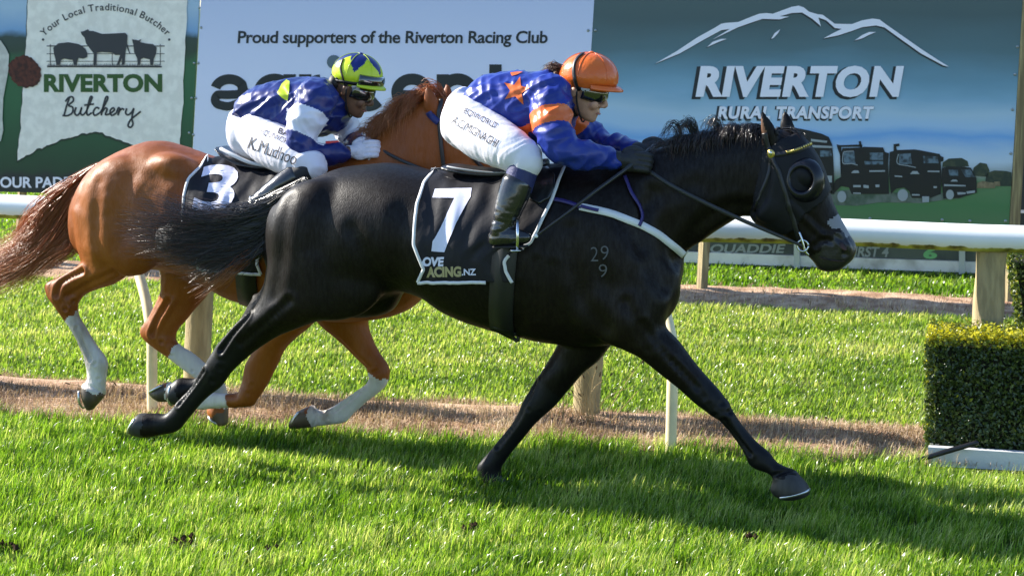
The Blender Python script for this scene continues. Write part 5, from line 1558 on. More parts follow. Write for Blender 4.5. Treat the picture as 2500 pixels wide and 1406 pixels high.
br = thing("bridle", "black bridle with beaded gold browband and long reins on the dark horse", "bridle", P1(1900, 450, -.1), "racing bridles")
def head_strap(P, q, tree, path, w, m, parent, name, off=0.007):
    body_ring(P, q, tree, path, w, m, parent, name, thick=0.004, off=off, fb=lambda x, y: P(x, y, -.08))
head_strap(P1, Q1, T1, [(1868, 325), (1874, 350), (1884, 380)], 0.024, m_strap, br, "crown_piece")
head_strap(P1, Q1, T1, [(1886, 382), (1903, 425), (1922, 485), (1938, 540), (1954, 590)], 0.018, m_strap, br, "cheek_strap")
head_strap(P1, Q1, T1, [(1884, 384), (1876, 425), (1858, 475), (1842, 515)], 0.014, m_strap, br, "throat_lash")
head_strap(P1, Q1, T1, [(1888, 380), (1915, 376), (1945, 369), (1970, 358)], 0.02, m_strap, br, "browband")
bead = strap([(1922, 374), (1945, 368), (1968, 358)], T1, 0.012, 0.004, 0.012, fb=lambda x, y: P1(x, y, -.08))
A = crom(np.array([(1922, 374), (1945, 368), (1974, 356)], float), 7)
for x, y in A:
    p, nn = hit(T1, x, y, P1(x, y, -.08))
    mk("bead", *ellipsoid(p + nn * 0.013, (DV * 0.0045, UP * 0.0075, NV * 0.004), seg=8, rows=5), m_brass, br)
p, nn = hit(T1, 1885, 380)
ros = [ellipsoid(p + nn * 0.014, (UP * 0.019, np.cross(nn, UP) * 0.019, nn * 0.006)), ellipsoid(p + nn * 0.02, (UP * 0.009, np.cross(nn, UP) * 0.009, nn * 0.004))]
mk("rosette", *ros[0], m_brass, br); mk("rosette_boss", *ros[1], m_steel, br)
mk("rosette", *mirror(ros[0], Q1), m_brass, br)
def ring3(cpt, r, rr, a1, a2, n=20):
    return tube([cpt + r * (a1 * math.cos(2 * math.pi * k / n) + a2 * math.sin(2 * math.pi * k / n)) for k in range(n + 1)], rr, seg=8, sub=1, cap=False)
for sgn in (-1, 1):
    mk("bit_ring", *ring3(P1(1960, 600, sgn * .082), 0.022, 0.004, DV, UP), m_steel, br)
    mk("bit_cheek", *tube([P1(1952, 568, sgn * .08), P1(1958, 585, sgn * .084), P1(1966, 612, sgn * .08), P1(1974, 622, sgn * .072)], .0045, seg=8), m_steel, br)
    rein = [P1(1958, 600, sgn * .083), P1(1900, 575, sgn * .11), P1(1800, 532, sgn * .15), P1(1700, 485, sgn * .15), P1(1630, 448, sgn * .13), P1(1570, 408, sgn * .085)]
    mk("rein", *tube(rein, [.006, .007, .0085, .009, .009, .009], seg=8, sub=5, flat=0.6), m_rubber_grip, br)

hood = thing("blinker_hood", "black racing hood with round blinker cups over the dark horse's eyes", "hood", P1(1950, 440, -.1))
hpoly = [(1868, 322), (1905, 310), (1955, 328), (1996, 370), (2016, 418), (2030, 462), (2014, 492), (1975, 520), (1945, 560), (1900, 575), (1846, 548), (1836, 524), (1850, 470), (1862, 420), (1868, 370)]
hx, hy = to_plane_px(H1V, Q1)
inside = inpoly(hx, hy, hpoly) & ~(inpoly(hx, hy, [(1840, 255), (1862, 255), (1906, 340), (1872, 366), (1850, 340)]) | inpoly(hx, hy, [(1900, 255), (1930, 255), (1946, 326), (1906, 340)]))
keepf = [f for f in H1F if all(inside[i] for i in f)]
used = sorted({i for f in keepf for i in f}); remap = {i: k for k, i in enumerate(used)}
hn = vnormals(H1V, H1F)
HV = H1V[used] + hn[used] * 0.0055
o = mk("hood_cloth", HV, [[remap[i] for i in f] for f in keepf], mat("hood_cloth", (0.006, 0.006, 0.008), rough=0.6, spec=0.25, bump=0.12, bscale=80), hood)
so = o.modifiers.new("t", 'SOLIDIFY'); so.thickness = 0.003; so.offset = 1
m_cup = mat("blinker_plastic", (0.008, 0.008, 0.012), rough=0.26, spec=0.35)
for sgn in (-1, 1):
    ax = NV * sgn * 0.96 - DV * 0.1 + UP * 0.1; ax /= np.linalg.norm(ax)
    a1 = DV - ax * ax.dot(DV); a1 /= np.linalg.norm(a1); a2 = np.cross(ax, a1)
    cpt = P1(1962, 440, sgn * .086)
    prof = [(.090, -.014), (.088, .002), (.081, .016), (.071, .029), (.059, .036), (.051, .034), (.047, .025), (.042, .012)]
    a = np.linspace(0, 2 * math.pi, 36, endpoint=False)
    rings = [cpt + ax * h_ + r_ * (np.outer(np.cos(a), a1) * 0.92 + np.outer(np.sin(a), a2)) for r_, h_ in prof]
    n_ = 36
    V = np.vstack(rings)
    Fc = [[i * n_ + j, i * n_ + (j + 1) % n_, (i + 1) * n_ + (j + 1) % n_, (i + 1) * n_ + j] for i in range(len(prof) - 1) for j in range(n_)]
    o = mk("blinker_cup", V, Fc, m_cup, hood)
    so = o.modifiers.new("t", 'SOLIDIFY'); so.thickness = 0.003

br2 = thing("bridle", "plain black bridle with blue browband tape on the chestnut horse", "bridle", P2(1120, 330, -.1), "racing bridles")
head_strap(P2, Q2, T2, [(1078, 245), (1072, 280), (1076, 330), (1082, 390), (1086, 420)], 0.018, m_strap, br2, "throat_lash")
head_strap(P2, Q2, T2, [(1076, 285), (1110, 330), (1170, 400), (1235, 465)], 0.016, m_strap, br2, "cheek_strap")
head_strap(P2, Q2, T2, [(1048, 272), (1058, 288), (1072, 300)], 0.03, mat("blue_tape", (0.012, 0.02, 0.12), rough=0.6), br2, "browband", off=0.01)
for sgn in (-1, 1):
    mk("bit_ring", *ring3(P2(1245, 480, sgn * .08), 0.022, 0.004, DV, UP), m_steel, br2)
    mk("rein", *tube([P2(1245, 482, sgn * .08), P2(1150, 455, sgn * .12), P2(1050, 420, sgn * .14), P2(975, 390, sgn * .12), P2(925, 362, sgn * .07)], .0075, seg=8, sub=5, flat=0.6), m_rubber_grip, br2)
mk("rein_end", *tube([P2(905, 372, -.09), P2(902, 388, -.09), P2(898, 402, -.08)], .006, seg=8), m_white_strap, br2)

# =================================================================== THE JOCKEYS
def satin(name, col, col2, rough=0.3, bump=0.1, bs=30):
    return mat(name, col, rough=rough + 0.06, spec=0.38, col2=col2, vscale=6, bump=bump, bscale=bs)
m_blue = satin("silks_blue", (0.012, 0.026, 0.2), (0.016, 0.036, 0.27))
m_orange = satin("silks_orange", (0.62, 0.115, 0.022), (0.7, 0.15, 0.03))
m_navy = satin("silks_navy", (0.009, 0.018, 0.125), (0.012, 0.024, 0.16))
m_lime = satin("silks_lime", (0.42, 0.56, 0.02), (0.5, 0.62, 0.03))
m_swhite = satin("silks_white", (0.66, 0.66, 0.76), (0.72, 0.72, 0.8))
m_breech = mat("breeches_white", (0.7, 0.68, 0.76), rough=0.5, spec=0.4, bump=0.35, bscale=22, stretch=(1, 1, 0.6))
m_ink2 = mat("breeches_lettering", (0.018, 0.018, 0.03), rough=0.6)
m_boot = mat("boot_leather", (0.012, 0.012, 0.014), rough=0.2, spec=0.65, coat=0.3, bump=0.15, bscale=30)
m_sockn = mat("boot_sock_navy", (0.014, 0.02, 0.1), rough=0.6, bump=0.2, bscale=120)
m_skin1 = mat("skin_fair", (0.5, 0.27, 0.18), rough=0.5, spec=0.4, var=0.08, vscale=30)
m_skin2 = mat("skin_tan", (0.17, 0.085, 0.05), rough=0.5, spec=0.4, var=0.1, vscale=30)
m_glove_b = mat("glove_black", (0.014, 0.014, 0.016), rough=0.6, bump=0.2, bscale=120)
m_glove_w = mat("glove_white", (0.66, 0.66, 0.74), rough=0.65, bump=0.25, bscale=120)
m_lens = mat("goggle_lens", (0.01, 0.012, 0.012), rough=0.06, spec=0.8, coat=1.0)
m_gaiter = mat("black_neck_cover", (0.012, 0.012, 0.015), rough=0.7)
m_hair1 = mat("brown_hair", (0.09, 0.04, 0.02), rough=0.45, bump=0.6, bscale=60, stretch=(0.3, 1, 3))
m_lip = mat("lips", (0.36, 0.13, 0.11), rough=0.5)

def hand_parts(wrist, fdir, row, grow=0.0):
    """fist closed on a rein: palm, four bent fingers of unequal length, thumb from the side"""
    f = fdir / np.linalg.norm(fdir)
    a = row - f * row.dot(f); a /= np.linalg.norm(a)
    b = np.cross(a, f)
    if b[2] < 0: b = -b
    c0 = wrist + f * 0.055
    X = lambda u, v, w: c0 + f * u + a * v + b * w
    parts = [ellipsoid(X(0, 0, 0), (f * (0.05 + grow), a * (0.042 + grow), b * (0.02 + grow))),
             tube([wrist - f * 0.01, wrist + f * 0.02, X(-0.01, 0, 0)], [0.026 + grow, 0.026 + grow, 0.03], seg=12)]
    for i, (v, L) in enumerate(((-0.03, 0.9), (-0.0105, 1.0), (0.0095, 0.95), (0.0285, 0.78))):
        parts.append(tube([X(0.02, v, 0.006), X(0.047, v, 0.008), X(0.047 + 0.03 * L, v, -0.006), X(0.045 + 0.03 * L, v, -0.034 * L), X(0.02 + 0.012 * L, v, -0.046 * L), X(0.008, v, -0.034 * L)],
                          [0.0105 + grow, 0.0108 + grow, 0.0098 + grow, 0.0092 + grow, 0.0088 + grow, 0.0078 + grow], seg=10, sub=4))
    parts.append(tube([X(-0.028, -0.035, -0.005), X(0.0, -0.052, -0.014), X(0.03, -0.05, -0.026), X(0.056, -0.032, -0.03)], [0.0125 + grow, 0.0125 + grow, 0.011 + grow, 0.0085 + grow], seg=10, sub=4))
    return parts

def jockey(P, q, S):
    T = thing("person", S["label"], "person", P(*S["base"]), "jockeys riding the two racehorses")
    # ---- head frame
    ph = R(S["pitch"])
    hf = DV * math.cos(ph) - UP * math.sin(ph)
    hu = DV * math.sin(ph) + UP * math.cos(ph)
    yaw = R(S.get("yaw", 0))
    hl = NV * math.cos(yaw) + hf * math.sin(yaw)
    hf = hf * math.cos(yaw) - NV * math.sin(yaw)
    hc = P(*S["head"])
    Hd = lambda f_, u_, l_=0.0: hc + hf * f_ + hu * u_ + hl * l_
    rows = [(-.118, .05, .082, .018), (-.108, .015, .091, .036), (-.09, -.02, .094, .048), (-.07, -.05, .0935, .057), (-.04, -.078, .0905, .066), (-.005, -.096, .088, .071), (.03, -.103, .093, .075), (.065, -.098, .088, .073), (.095, -.075, .065, .058), (.115, -.04, .03, .035)]
    a = np.linspace(0, 2 * math.pi, 24, endpoint=False)
    rows_i = crom(rows, 3)
    rings = []
    for u_, b_, f_, w_ in rows_i:
        ca, sa = np.cos(a), np.sin(a)
        ff = (f_ + b_) / 2 + (f_ - b_) / 2 * np.sign(ca) * np.abs(ca) ** 0.92
        rings.append(hc + np.outer(ff, hf) + hu * u_ + np.outer(w_ * sa, hl))
    headp = [skin_rings(np.array(rings))]
    headp += [tube([Hd(.086, .012), Hd(.1, -.012), Hd(.111, -.03), Hd(.106, -.038)], [.008, .0095, .0115, .0095], seg=10),
              ellipsoid(Hd(.1, -.04, -.011), (hf * .011, hu * .008, hl * .009)), ellipsoid(Hd(.1, -.04, .011), (hf * .011, hu * .008, hl * .009)),
              ellipsoid(Hd(.086, -.066), (hf * .013, hu * .007, hl * .024)), ellipsoid(Hd(.083, -.079), (hf * .0125, hu * .0075, hl * .02)),
              ellipsoid(Hd(.078, -.103), (hf * .016, hu * .014, hl * .02)),
              ellipsoid(Hd(.07, -.04, -.04), (hf * .022, hu * .024, hl * .02)), ellipsoid(Hd(.07, -.04, .04), (hf * .022, hu * .024, hl * .02)),
              ellipsoid(Hd(.078, .022, 0), (hf * .018, hu * .012, hl * .05))]
    for sg in (-1, 1):
        headp.append(ellipsoid(Hd(-.012, -.012, sg * .074), (hf * .017 + hu * .004, hl * .009, hu * .03)))
    nb = P(*S["neck"])
    sh = [P(*S["arm"][0][:3]), P(*S["farm"][0][:3])]
    body = headp + [tube([Hd(-.03, -.05), Hd(-.045, -.1), nb], [.055, .052, .062], seg=14)]
    body.append(loft(P, [(r[0] + 8, r[1] + 14, r[2] - 4, r[3] - 14, r[4] * 0.8) for r in S["torso"]], seg=20))
    for key in ("arm", "farm"):
        c_ = S[key]
        body.append(tube([P(*x[:3]) for x in c_], [max(0.027, x[3] * 0.66) for x in c_], seg=12))
        w0, w1 = P(*c_[-2][:3]), P(*c_[-1][:3])
        wd = (w1 - w0) / np.linalg.norm(w1 - w0) * S.get("gap", 0)
        body.append(tube([w0, w1, w1 + wd + S["hdir"] * 0.02], [.03, .027, .026], seg=12))
        body += hand_parts(w1 + wd, S["hdir"], S["hrow"], -0.003)
    for sg in (1, -1):
        lg = S["leg"]
        body.append(tube([P(x, y, l * sg) for x, y, l, r in lg], [r * 0.82 for *_, r in lg], seg=12))
        lo = S["shin"]
        body.append(tube([P(x, y, l * sg) for x, y, l, r in lo], [r * 0.8 for *_, r in lo], seg=12))
        ft = S["foot"]
        body.append(tube([P(x, y, l * sg) for x, y, l, r in ft], [r * 0.8 for *_, r in ft], seg=12))
    V, Fc = union(body, voxel=0.0045, smooth=4)
    bodyo = mk("body", V, Fc, S["skin"], T)
    # lips
    mk("mouth", *tube([Hd(.09, -.0735, -.02), Hd(.0985, -.073, -.008), Hd(.099, -.073, .008), Hd(.09, -.0735, .02)], [.002, .0038, .0038, .002], seg=6, sub=4), m_lip, T)
    for sg in (-1, 1):
        mk("eye", *ellipsoid(Hd(.082, .002, sg * .031), (hf * .011, hu * .009, hl * .012)), m_eye, T)
    # ---- silks
    sil = [loft(P, S["torso"], seg=28, e=2.3)]
    for key in ("arm", "farm"):
        c_ = S[key]
        sil.append(tube([P(*x[:3]) for x in c_], [x[3] for x in c_], seg=18))
    for bl in S.get("sblobs", []):
        sil.append(blob(P, *bl))
    V, Fc = union(sil, voxel=0.0055, smooth=8)
    nr_ = vnormals(V, Fc)
    loc = np.column_stack([V @ DV, V @ NV, V[:, 2]])
    k1 = loc[:, 0] + 0.6 * loc[:, 2]; k2 = loc[:, 2] - 0.5 * loc[:, 0]
    W_ = np.column_stack([k1 * 6, k2 * 19, loc[:, 1] * 7])
    d1 = np.array([noise.noise(Vector(v) + Vector((S["seed"], 0, 0))) for v in W_])
    W2 = np.column_stack([k1 * 26, k2 * 9, loc[:, 1] * 14])
    d2 = np.array([noise.noise(Vector(v) + Vector((S["seed"] * 2, 0, 0))) for v in W2])
    V = V + nr_ * (0.009 * (1 - np.abs(d1) * 2.6) + 0.004 * (1 - 2 * np.abs(d2)) - 0.006)[:, None]
    C = centers(V, Fc)
    mi = np.zeros(len(Fc), int)
    for key in ("arm", "farm"):
        c_ = S[key]
        pts = [P(*x[:3]) for x in c_]
        A0, A1 = pts[S["band"][0]], pts[S["band"][0] + 1]
        d, t_ = seg_dist(C, A0, A1)
        tt = ((C - A0) @ (A1 - A0)) / ((A1 - A0) @ (A1 - A0))
        side = ((C @ NV - q) * (1 if key == "farm" else -1)) > S.get("bandlat", 0.12)
        mi[(tt > S["band"][1]) & (tt < S["band"][2]) & (d < 0.125) & side] = 1
    jk = mk("silks", V, Fc, [S["silk"], S["bandm"]], T, midx=mi)
    TJ = bvh(V, Fc)
    for nm, shape, m_ in S["decals"]:
        wrap_on(nm, [poly2(shape)], TJ, 0.003, m_, jk, L=6, fb=lambda x, y: P(x, y, -.15))
    # collar and cuffs
    mk("neck_cover", *tube([Hd(-.035, -.06), Hd(-.05, -.105), nb, nb - hf * 0.03], [.066, .062, .075, .07], seg=18), m_gaiter, T)
    for key in ("arm", "farm"):
        c_ = S[key]
        w0, w1 = P(*c_[-2][:3]), P(*c_[-1][:3])
        d = (w1 - w0) / np.linalg.norm(w1 - w0)
        V, Fc = union(hand_parts(w1 + d * S.get("gap", 0), S["hdir"], S["hrow"], 0.003), voxel=0.003, smooth=2)
        mk("glove", V, Fc, S["glove"], T)
        if S.get("wristband"):
            mk("wristband", *tube([w1 + d * 0.0, w1 + d * 0.03], .034, seg=14, sub=1), S["glove"], T)
    # ---- breeches
    bre = [loft(P, S["hips"], seg=24, e=2.2)]
    for sg in (1, -1):
        bre.append(tube([P(x, y, l * sg) for x, y, l, r in S["leg"]], [r for *_, r in S["leg"]], seg=18))
        for bl in S.get("bblobs", []):
            bre.append(blob(P, bl[0], bl[1], bl[2] * sg, *bl[3:]))
    V, Fc = union(bre, voxel=0.0075, smooth=6)
    nr_ = vnormals(V, Fc)
    knee = P(*S["leg"][-1][:3])
    wk = np.exp(-(np.linalg.norm(V - knee, axis=1) / 0.16) ** 2)
    ax = P(*S["leg"][-1][:3]) - P(*S["leg"][0][:3]); ax /= np.linalg.norm(ax)
    kk = V @ ax
    V = V + nr_ * ((0.002 + 0.005 * wk) * np.array([noise.noise(Vector((k * 42 + 2 * noise.noise(Vector(v) * 9), v[2] * 7, S["seed"]))) for k, v in zip(kk, V)]))[:, None]
    bo = mk("breeches", V, Fc, m_breech, T)
    TB = bvh(V, Fc)
    for tx in S["text"]:
        wrap_on("lettering", [tx], TB, 0.0025, m_ink2, bo, L=6, fb=lambda x, y: P(x, y, -.2))
    # ---- socks and boots
    for sg in (1, -1):
        sh_ = S["shin"]
        V, Fc = union([tube([P(x, y, l * sg) for x, y, l, r in S["sock"]], [r for *_, r in S["sock"]], seg=16)], voxel=0.006, smooth=3)
        mk("boot_sock", V, Fc, S["sockm"], T)
        bt = [tube([P(x, y, l * sg) for x, y, l, r in sh_], [r for *_, r in sh_], seg=18),
              tube([P(x, y, l * sg) for x, y, l, r in S["foot"]], [r for *_, r in S["foot"]], seg=14)]
        V, Fc = union(bt, voxel=0.006, smooth=4)
        nr_ = vnormals(V, Fc)
        ank = P(sh_[-1][0], sh_[-1][1], sh_[-1][2] * sg)
        wk = np.exp(-(np.linalg.norm(V - ank, axis=1) / 0.1) ** 2)
        V = V + nr_ * (0.005 * wk * np.array([noise.noise(Vector((v[0] * 20, v[1] * 20, v[2] * 70))) for v in V]))[:, None]
        bt_ = mk("boot", V, Fc, m_boot, T)
        f0, f1 = P(S["foot"][0][0], S["foot"][0][1], S["foot"][0][2] * sg), P(S["foot"][-1][0], S["foot"][-1][1], S["foot"][-1][2] * sg)
        mk("sole", *ellipsoid((f0 + f1) / 2 - UP * 0.034, ((f1 - f0) * 0.62, NV * 0.033, UP * 0.007)), m_gaiter, bt_)
    # ---- helmet
    hp = R(S["hpitch"])
    ef = DV * math.cos(hp) - UP * math.sin(hp); eu = DV * math.sin(hp) + UP * math.cos(hp); el = NV
    ef = ef * math.cos(yaw) - NV * math.sin(yaw); el = np.cross(eu, ef); el /= np.linalg.norm(el)
    ec = P(*S["helmet"])
    rf, ru, rl_ = S["hsize"]
    n1, n2 = 34, 110
    a = np.linspace(0, 2 * math.pi, n2, endpoint=False)
    rings, zz = [], []
    for i in range(n1):
        t_ = i / (n1 - 1)
        an = R(3) + t_ * R(118)
        rr, h_ = math.sin(an), math.cos(an)
        if t_ > 0.8: rr *= 1 - 0.12 * (t_ - 0.8) / 0.2
        rp_ = 1 + np.array([0.028 * (0.6 - abs(noise.noise(Vector((math.cos(x) * 5 + S['seed'], math.sin(x) * 5, i * 0.32))))) * t_ + 0.014 * noise.noise(Vector((math.cos(x) * 16, math.sin(x) * 16, i * 0.25))) * max(0, t_ - 0.45) for x in a])
        rings.append(ec + eu * ru * h_ + np.outer(np.cos(a) * rr * rp_, ef) * rf + np.outer(np.sin(a) * rr * rp_, el) * rl_)
    V, Fc = skin_rings(np.array(rings))
    mi = np.zeros(len(Fc), int)
    C = centers(V, Fc) - ec
    if S.get("crown"):
        th_ = np.arctan2(C @ el / rl_, C @ ef / rf)
        al_ = np.degrees(np.arccos(np.clip((C @ eu / ru) / np.linalg.norm(np.column_stack([C @ ef / rf, C @ el / rl_, C @ eu / ru]), axis=1), -1, 1)))
        tri = np.abs(((th_ + S["crown"][2]) / (2 * math.pi) * S["crown"][3]) % 1 - 0.5) * 2
        mi[al_ < S["crown"][0] + S["crown"][1] * tri] = 1
    he = mk("helmet", V, Fc, [S["hm"], S.get("hm2", S["hm"])], T, midx=mi)
    TH_ = bvh(V, Fc)
    # peak
    pk = []
    nn_ = 25
    for j in range(nn_):
        an = R(-72) + R(144) * j / (nn_ - 1)
        ext = S.get("ext", 0.03) * math.cos(an * 1.2) ** 0.6 if abs(an * 1.2) < math.pi / 2 else 0
        d = ef * math.cos(an) * rf + el * math.sin(an) * rl_
        dn = d / np.linalg.norm(d)
        z_ = -0.27 * ru
        pk.append([ec + d * 0.95 + eu * (z_ + 0.006), ec + d * 0.98 + dn * ext * 0.55 + eu * (z_ - 0.001), ec + d * 0.98 + dn * ext + eu * (z_ - 0.012), ec + d * 0.98 + dn * ext * 0.97 + eu * (z_ - 0.018), ec + d * 0.97 + dn * ext * 0.5 + eu * (z_ - 0.009), ec + d * 0.94 + eu * (z_ - 0.006)])
    pk = np.array(pk)
    V, Fc = skin_rings(pk)
    mk("peak", V, Fc, S.get("peakm", S["hm"]), he)
    mk("button", *ellipsoid(ec + eu * (ru * 1.0), (ef * 0.012, el * 0.012, eu * 0.006)), S.get("hm2", S["hm"]), he)
    for k in range(6):    # panel seams
        th_ = R(20 + 60 * k)
        pts = [ec + eu * (ru + 0.0015) * math.cos(an) + (ef * (rf + 0.0015) * math.cos(th_) + el * (rl_ + 0.0015) * math.sin(th_)) * math.sin(an) for an in np.linspace(R(8), R(92), 14)]
        mk("seam", *tube(pts, 0.0014, seg=5, sub=1), S["hm"], he)
    # goggles
    gl = []
    for u_, k_ in ((.03, 1.04), (.024, 1.13), (.0, 1.17), (-.018, 1.15), (-.03, 1.05)):
        b_, f_, w_ = -.095, .09, .0715
        an = np.linspace(R(-78), R(78), 25)
        dip = np.where(np.abs(an) < R(14), 0.006, 0) if u_ < -0.01 else 0
        ff = (f_ + b_) / 2 + (f_ - b_) / 2 * np.cos(an) * k_
        gl.append(hc + np.outer(ff, hf) + np.outer(w_ * k_ * np.sin(an), hl) + np.outer(u_ + dip + 0 * an, hu))
    gl = np.array(gl); m_, n_ = gl.shape[:2]
    V = gl.reshape(-1, 3)
    Fc = [[i * n_ + j, (i + 1) * n_ + j, (i + 1) * n_ + j + 1, i * n_ + j + 1] for i in range(m_ - 1) for j in range(n_ - 1)]
    go = mk("goggles", V, Fc, m_lens, T)
    so = go.modifiers.new("t", 'SOLIDIFY'); so.thickness = 0.004; so.offset = 1
    for pth, w_, m__, nm in S["straps"]:
        mk(nm, *strap(pth, TH_, w_, 0.003, 0.002, fb=lambda x, y: P(x, y, -.1)), m__, he)
    for nm, shp, m__ in S.get("hprint", []):
        wrap_on(nm, [shp], TH_, 0.0065, m__, he, L=5, fb=lambda x, y: P(x, y, -.1))
    mk("chin_strap", *tube([Hd(-.005, .0, -.082), Hd(.01, -.05, -.074), Hd(.035, -.1, -.05), Hd(.045, -.125, -.015), Hd(.045, -.125, .015), Hd(.035, -.1, .05), Hd(.01, -.05, .074), Hd(-.005, 0, .082)], .0035, seg=6, sub=5), m_gaiter, T)
    return T, Hd, TH_, he, ec, ef, eu, el

def star5(cx, cy, outer, k=0.42):
    """outer: five tip pixels in order; inner corners pulled toward the centre"""
    o_ = np.array(outer, float); c_ = np.array([cx, cy]); pts = []
    for i in range(5):
        pts.append(tuple(o_[i]))
        m_ = (o_[i] + o_[(i + 1) % 5]) / 2
        pts.append(tuple(c_ + (m_ - c_) * k / 0.81 * 1.0))
    return pts

J1 = jockey(P1, Q1, dict(
    label="jockey in blue silks with orange stars and an orange cap, crouched over the dark horse", base=(1250, 420, 0), seed=3.3,
    pitch=20, head=(1424, 217, 0), neck=(1376, 262, 0), skin=m_skin1,
    torso=[(1140, 236, 1162, 292, .12), (1158, 204, 1184, 312, .15), (1195, 182, 1232, 328, .172), (1245, 176, 1285, 345, .185), (1295, 170, 1340, 352, .192), (1338, 172, 1378, 338, .19), (1366, 190, 1396, 310, .15), (1385, 214, 1402, 285, .085)],
    sblobs=[(1340, 235, -.15, .10, .09, .07), (1350, 240, .15, .10, .09, .07)],
    arm=[(1345, 248, -.17, .085), (1352, 315, -.235, .082), (1382, 368, -.265, .066), (1440, 381, -.21, .058), (1500, 389, -.135, .040)],
    farm=[(1365, 250, .17, .085), (1410, 300, .235, .078), (1460, 342, .25, .058), (1505, 356, .17, .05), (1552, 366, .08, .038)],
    band=(0, .45, 1.06), bandlat=0.1, hdir=DV * 1.0 - UP * 0.1 + NV * 0.1, hrow=-NV * 0.25 - UP * 1.0,
    glove=m_glove_b, gap=0.012, wristband=True, silk=m_blue, bandm=m_orange,
    decals=[("star", star5(1261, 222, [(1270, 189), (1294, 215), (1279, 257), (1233, 243), (1231, 203)]), m_orange),
            ("star", [(1250, 305), (1272, 310), (1292, 304), (1292, 314), (1304, 319), (1291, 322), (1290, 331), (1276, 329), (1274, 320), (1258, 316)], m_orange),
            ("star", [(1246, 179), (1262, 177), (1276, 177), (1262, 184), (1250, 187)], m_orange)],
    hips=[(1140, 218, 1092, 262, .10), (1152, 224, 1084, 300, .14), (1172, 235, 1092, 338, .165), (1195, 255, 1125, 365, .16), (1215, 280, 1165, 372, .11)],
    leg=[(1146, 292, -.085, .118), (1176, 325, -.15, .112), (1215, 348, -.215, .1), (1255, 370, -.265, .086), (1282, 388, -.285, .074), (1280, 408, -.29, .066)],
    text=[text2("A.C(MIGNAGHI", 1098, 279, 1222, 306, bold=0.0, rot=29, spacing=0.92), text2("EQIWORLD", 1130, 262, 1218, 279, bold=0.0, rot=26, spacing=0.95)],
    sock=[(1280, 402, -.29, .062), (1272, 430, -.298, .062), (1263, 462, -.308, .06)], sockm=m_sockn,
    shin=[(1264, 446, -.305, .066), (1252, 480, -.318, .064), (1240, 515, -.33, .056), (1228, 548, -.338, .046), (1221, 566, -.342, .044)],
    foot=[(1210, 582, -.342, .036), (1230, 578, -.345, .042), (1258, 578, -.35, .036), (1284, 580, -.352, .026)],
    hpitch=7, helmet=(1438, 188, 0), hsize=(.121, .1, .106), hm=satin("cap_orange", (0.68, 0.13, 0.022), (0.78, 0.18, 0.035), 0.2, 0.32, 36),
    straps=[([(1432, 232), (1416, 224), (1407, 205), (1402, 182), (1402, 160), (1410, 143), (1424, 131)], .015, m_strap, "goggle_strap")],
    hprint=[("maker_tag", poly2([(1420, 213), (1440, 215), (1439, 223), (1420, 221)]), m_swhite)]))
T_, Hd1 = J1[0], J1[1]
hair("hair", [[Hd1(-.1, .025 + .012 * k, .05 - .033 * k), Hd1(-.135, .03 + .01 * k, .05 - .033 * k), Hd1(-.165, .015 + .012 * k, .05 - .033 * k), Hd1(-.18, -.02 + .015 * k, .045 - .03 * k)] for k in range(4)], 150, m_hair1, T_, r=0.0016, spread=0.007, curl=0.008, seed=71)
mk("hair_bun", *ellipsoid(Hd1(-.122, .012, .0), (DV * .02, NV * .03, UP * .022)), m_hair1, T_)

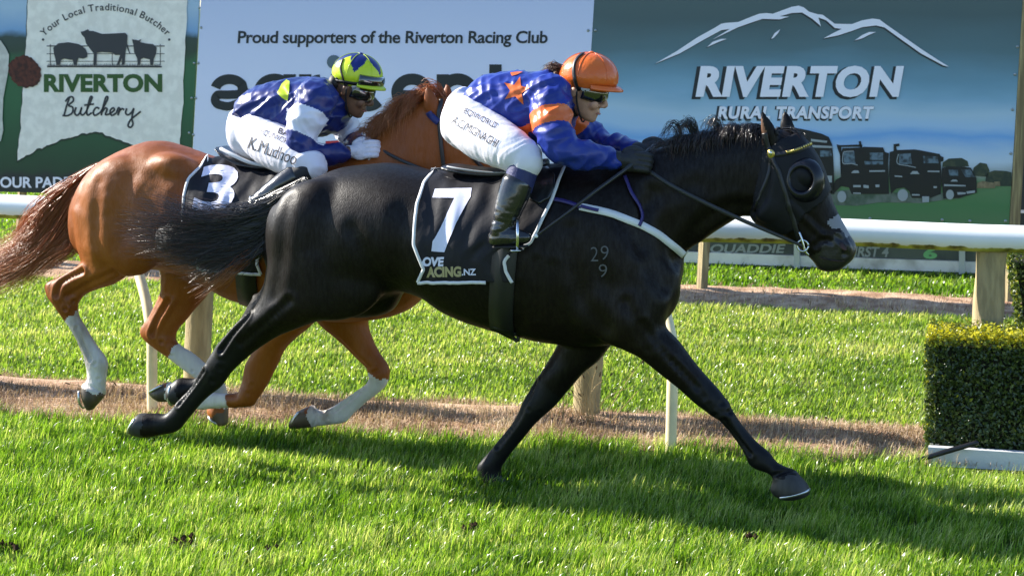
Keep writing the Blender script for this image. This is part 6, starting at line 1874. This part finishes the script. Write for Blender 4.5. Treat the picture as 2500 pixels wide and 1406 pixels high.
J2 = jockey(P2, Q2, dict(
    label="jockey in navy silks with white sleeve bands and a lime cap on the chestnut horse", base=(690, 420, 0), seed=8.1,
    pitch=25, yaw=-4, head=(862, 214, 0), neck=(812, 262, 0), skin=m_skin2,
    torso=[(582, 262, 604, 300, .11), (598, 234, 632, 318, .15), (636, 210, 680, 330, .175), (690, 196, 732, 338, .19), (745, 190, 790, 332, .195), (785, 192, 826, 318, .19), (808, 206, 842, 296, .15), (826, 222, 850, 276, .085)],
    sblobs=[(775, 240, -.15, .10, .09, .07), (790, 245, .15, .10, .09, .07)],
    arm=[(772, 240, -.18, .09), (745, 305, -.24, .084), (742, 366, -.26, .068), (785, 376, -.2, .056), (838, 372, -.125, .042)],
    farm=[(800, 250, .17, .085), (838, 300, .225, .07), (855, 338, .2, .055), (868, 350, .14, .045), (880, 352, .09, .038)],
    band=(0, .55, 1.45), bandlat=0.1, hdir=DV * 1.0 + UP * 0.12 + NV * 0.1, hrow=-NV * 0.25 - UP * 1.0,
    glove=m_glove_w, gap=0.03, silk=m_navy, bandm=m_swhite,
    decals=[("diamond", [(699, 196), (707, 200), (706, 222), (703, 247), (690, 240), (677, 228), (688, 206)], m_lime)],
    hips=[(600, 262, 566, 296, .10), (614, 262, 568, 335, .14), (640, 270, 580, 368, .165), (668, 290, 620, 392, .16), (690, 315, 658, 400, .11)],
    leg=[(632, 318, -.085, .115), (662, 350, -.15, .11), (698, 374, -.215, .098), (736, 394, -.265, .082), (768, 404, -.285, .066), (760, 414, -.29, .06)],
    text=[text2("K.Mudhoo", 605, 332, 727, 362, bold=0.0, rot=20, spacing=1.0), text2("EQUIWORLD", 634, 313, 722, 329, bold=-0.004, rot=22, spacing=0.95), text2("BA", 678, 312, 706, 326, bold=0.02, rot=20)],
    sock=[(764, 408, -.29, .056), (740, 422, -.3, .056), (716, 436, -.31, .054)], sockm=m_gaiter,
    shin=[(724, 430, -.305, .058), (694, 450, -.32, .056), (660, 474, -.328, .05), (632, 494, -.335, .042), (618, 504, -.338, .04)],
    foot=[(598, 512, -.338, .034), (612, 520, -.34, .04), (636, 528, -.345, .034), (658, 532, -.35, .025)],
    hpitch=12, helmet=(872, 183, 0), hsize=(.117, .098, .103), hm=satin("cap_lime", (0.46, 0.6, 0.02), (0.54, 0.64, 0.03), 0.22, 0.3, 36), hm2=m_navy, crown=(30, 48, 1.45, 5), peakm=m_lime,
    straps=[([(816, 196), (840, 200), (870, 204), (900, 204)], .016, m_strap, "goggle_strap"), ([(845, 214), (838, 190), (832, 165), (838, 145)], .009, m_strap, "chin_harness")],
    hprint=[("maker_tag", poly2([(858, 210), (878, 213), (877, 219), (858, 216)]), m_swhite)]))
T_, Hd2, TH2, he2, ec2, ef2, eu2, el2 = J2
# spare goggles pushed up on the cap's peak
gl = []
for u_, k_ in ((.012, .99), (.008, 1.07), (-.012, 1.1), (-.026, 1.08), (-.03, 1.0)):
    an = np.linspace(R(-70), R(70), 25)
    gl.append(ec2 + np.outer(np.cos(an) * .117 * k_, ef2) + np.outer(np.sin(an) * .103 * k_, el2) + np.outer(u_ + 0 * an, eu2))
gl = np.array(gl); m_, n_ = gl.shape[:2]
sg = mk("spare_goggles", gl.reshape(-1, 3), [[i * n_ + j, (i + 1) * n_ + j, (i + 1) * n_ + j + 1, i * n_ + j + 1] for i in range(m_ - 1) for j in range(n_ - 1)], m_lens, he2)
so = sg.modifiers.new("t", 'SOLIDIFY'); so.thickness = 0.004; so.offset = 1
# stubble of dark hair behind the ear
mk("hair", *ellipsoid(Hd2(-.075, -.01, 0), (DV * .04, NV * .074, UP * .045)), mat("black_short_hair", (0.012, 0.009, 0.008), rough=0.6), T_)

# ---- whip held by the first jockey
wa, wb = P1(1596, 362, .0), P1(1309, 576, -.40)
wm = P1(1527, 414, -.17)
pts = [P1(1600, 356, .02), P1(1530, 412, -.17), P1(1450, 470, -.29), P1(1380, 524, -.36), P1(1309, 576, -.39)]
wh = thing("riding_whip", "slim black riding whip held back along the dark horse's shoulder", "whip", pts[2])
mk("shaft", *tube(pts[1:], [.0085, .007, .0055, .0045], seg=8, sub=6), mat("whip_shaft", (0.02, 0.02, 0.021), rough=0.35), wh)
mk("grip", *tube(pts[:2], [.011, .0095], seg=8, sub=2), m_rubber_grip, wh)
mk("tip", *ellipsoid(pts[-1], (DV * .008, UP * .008, NV * .007)), m_white_strap, wh)
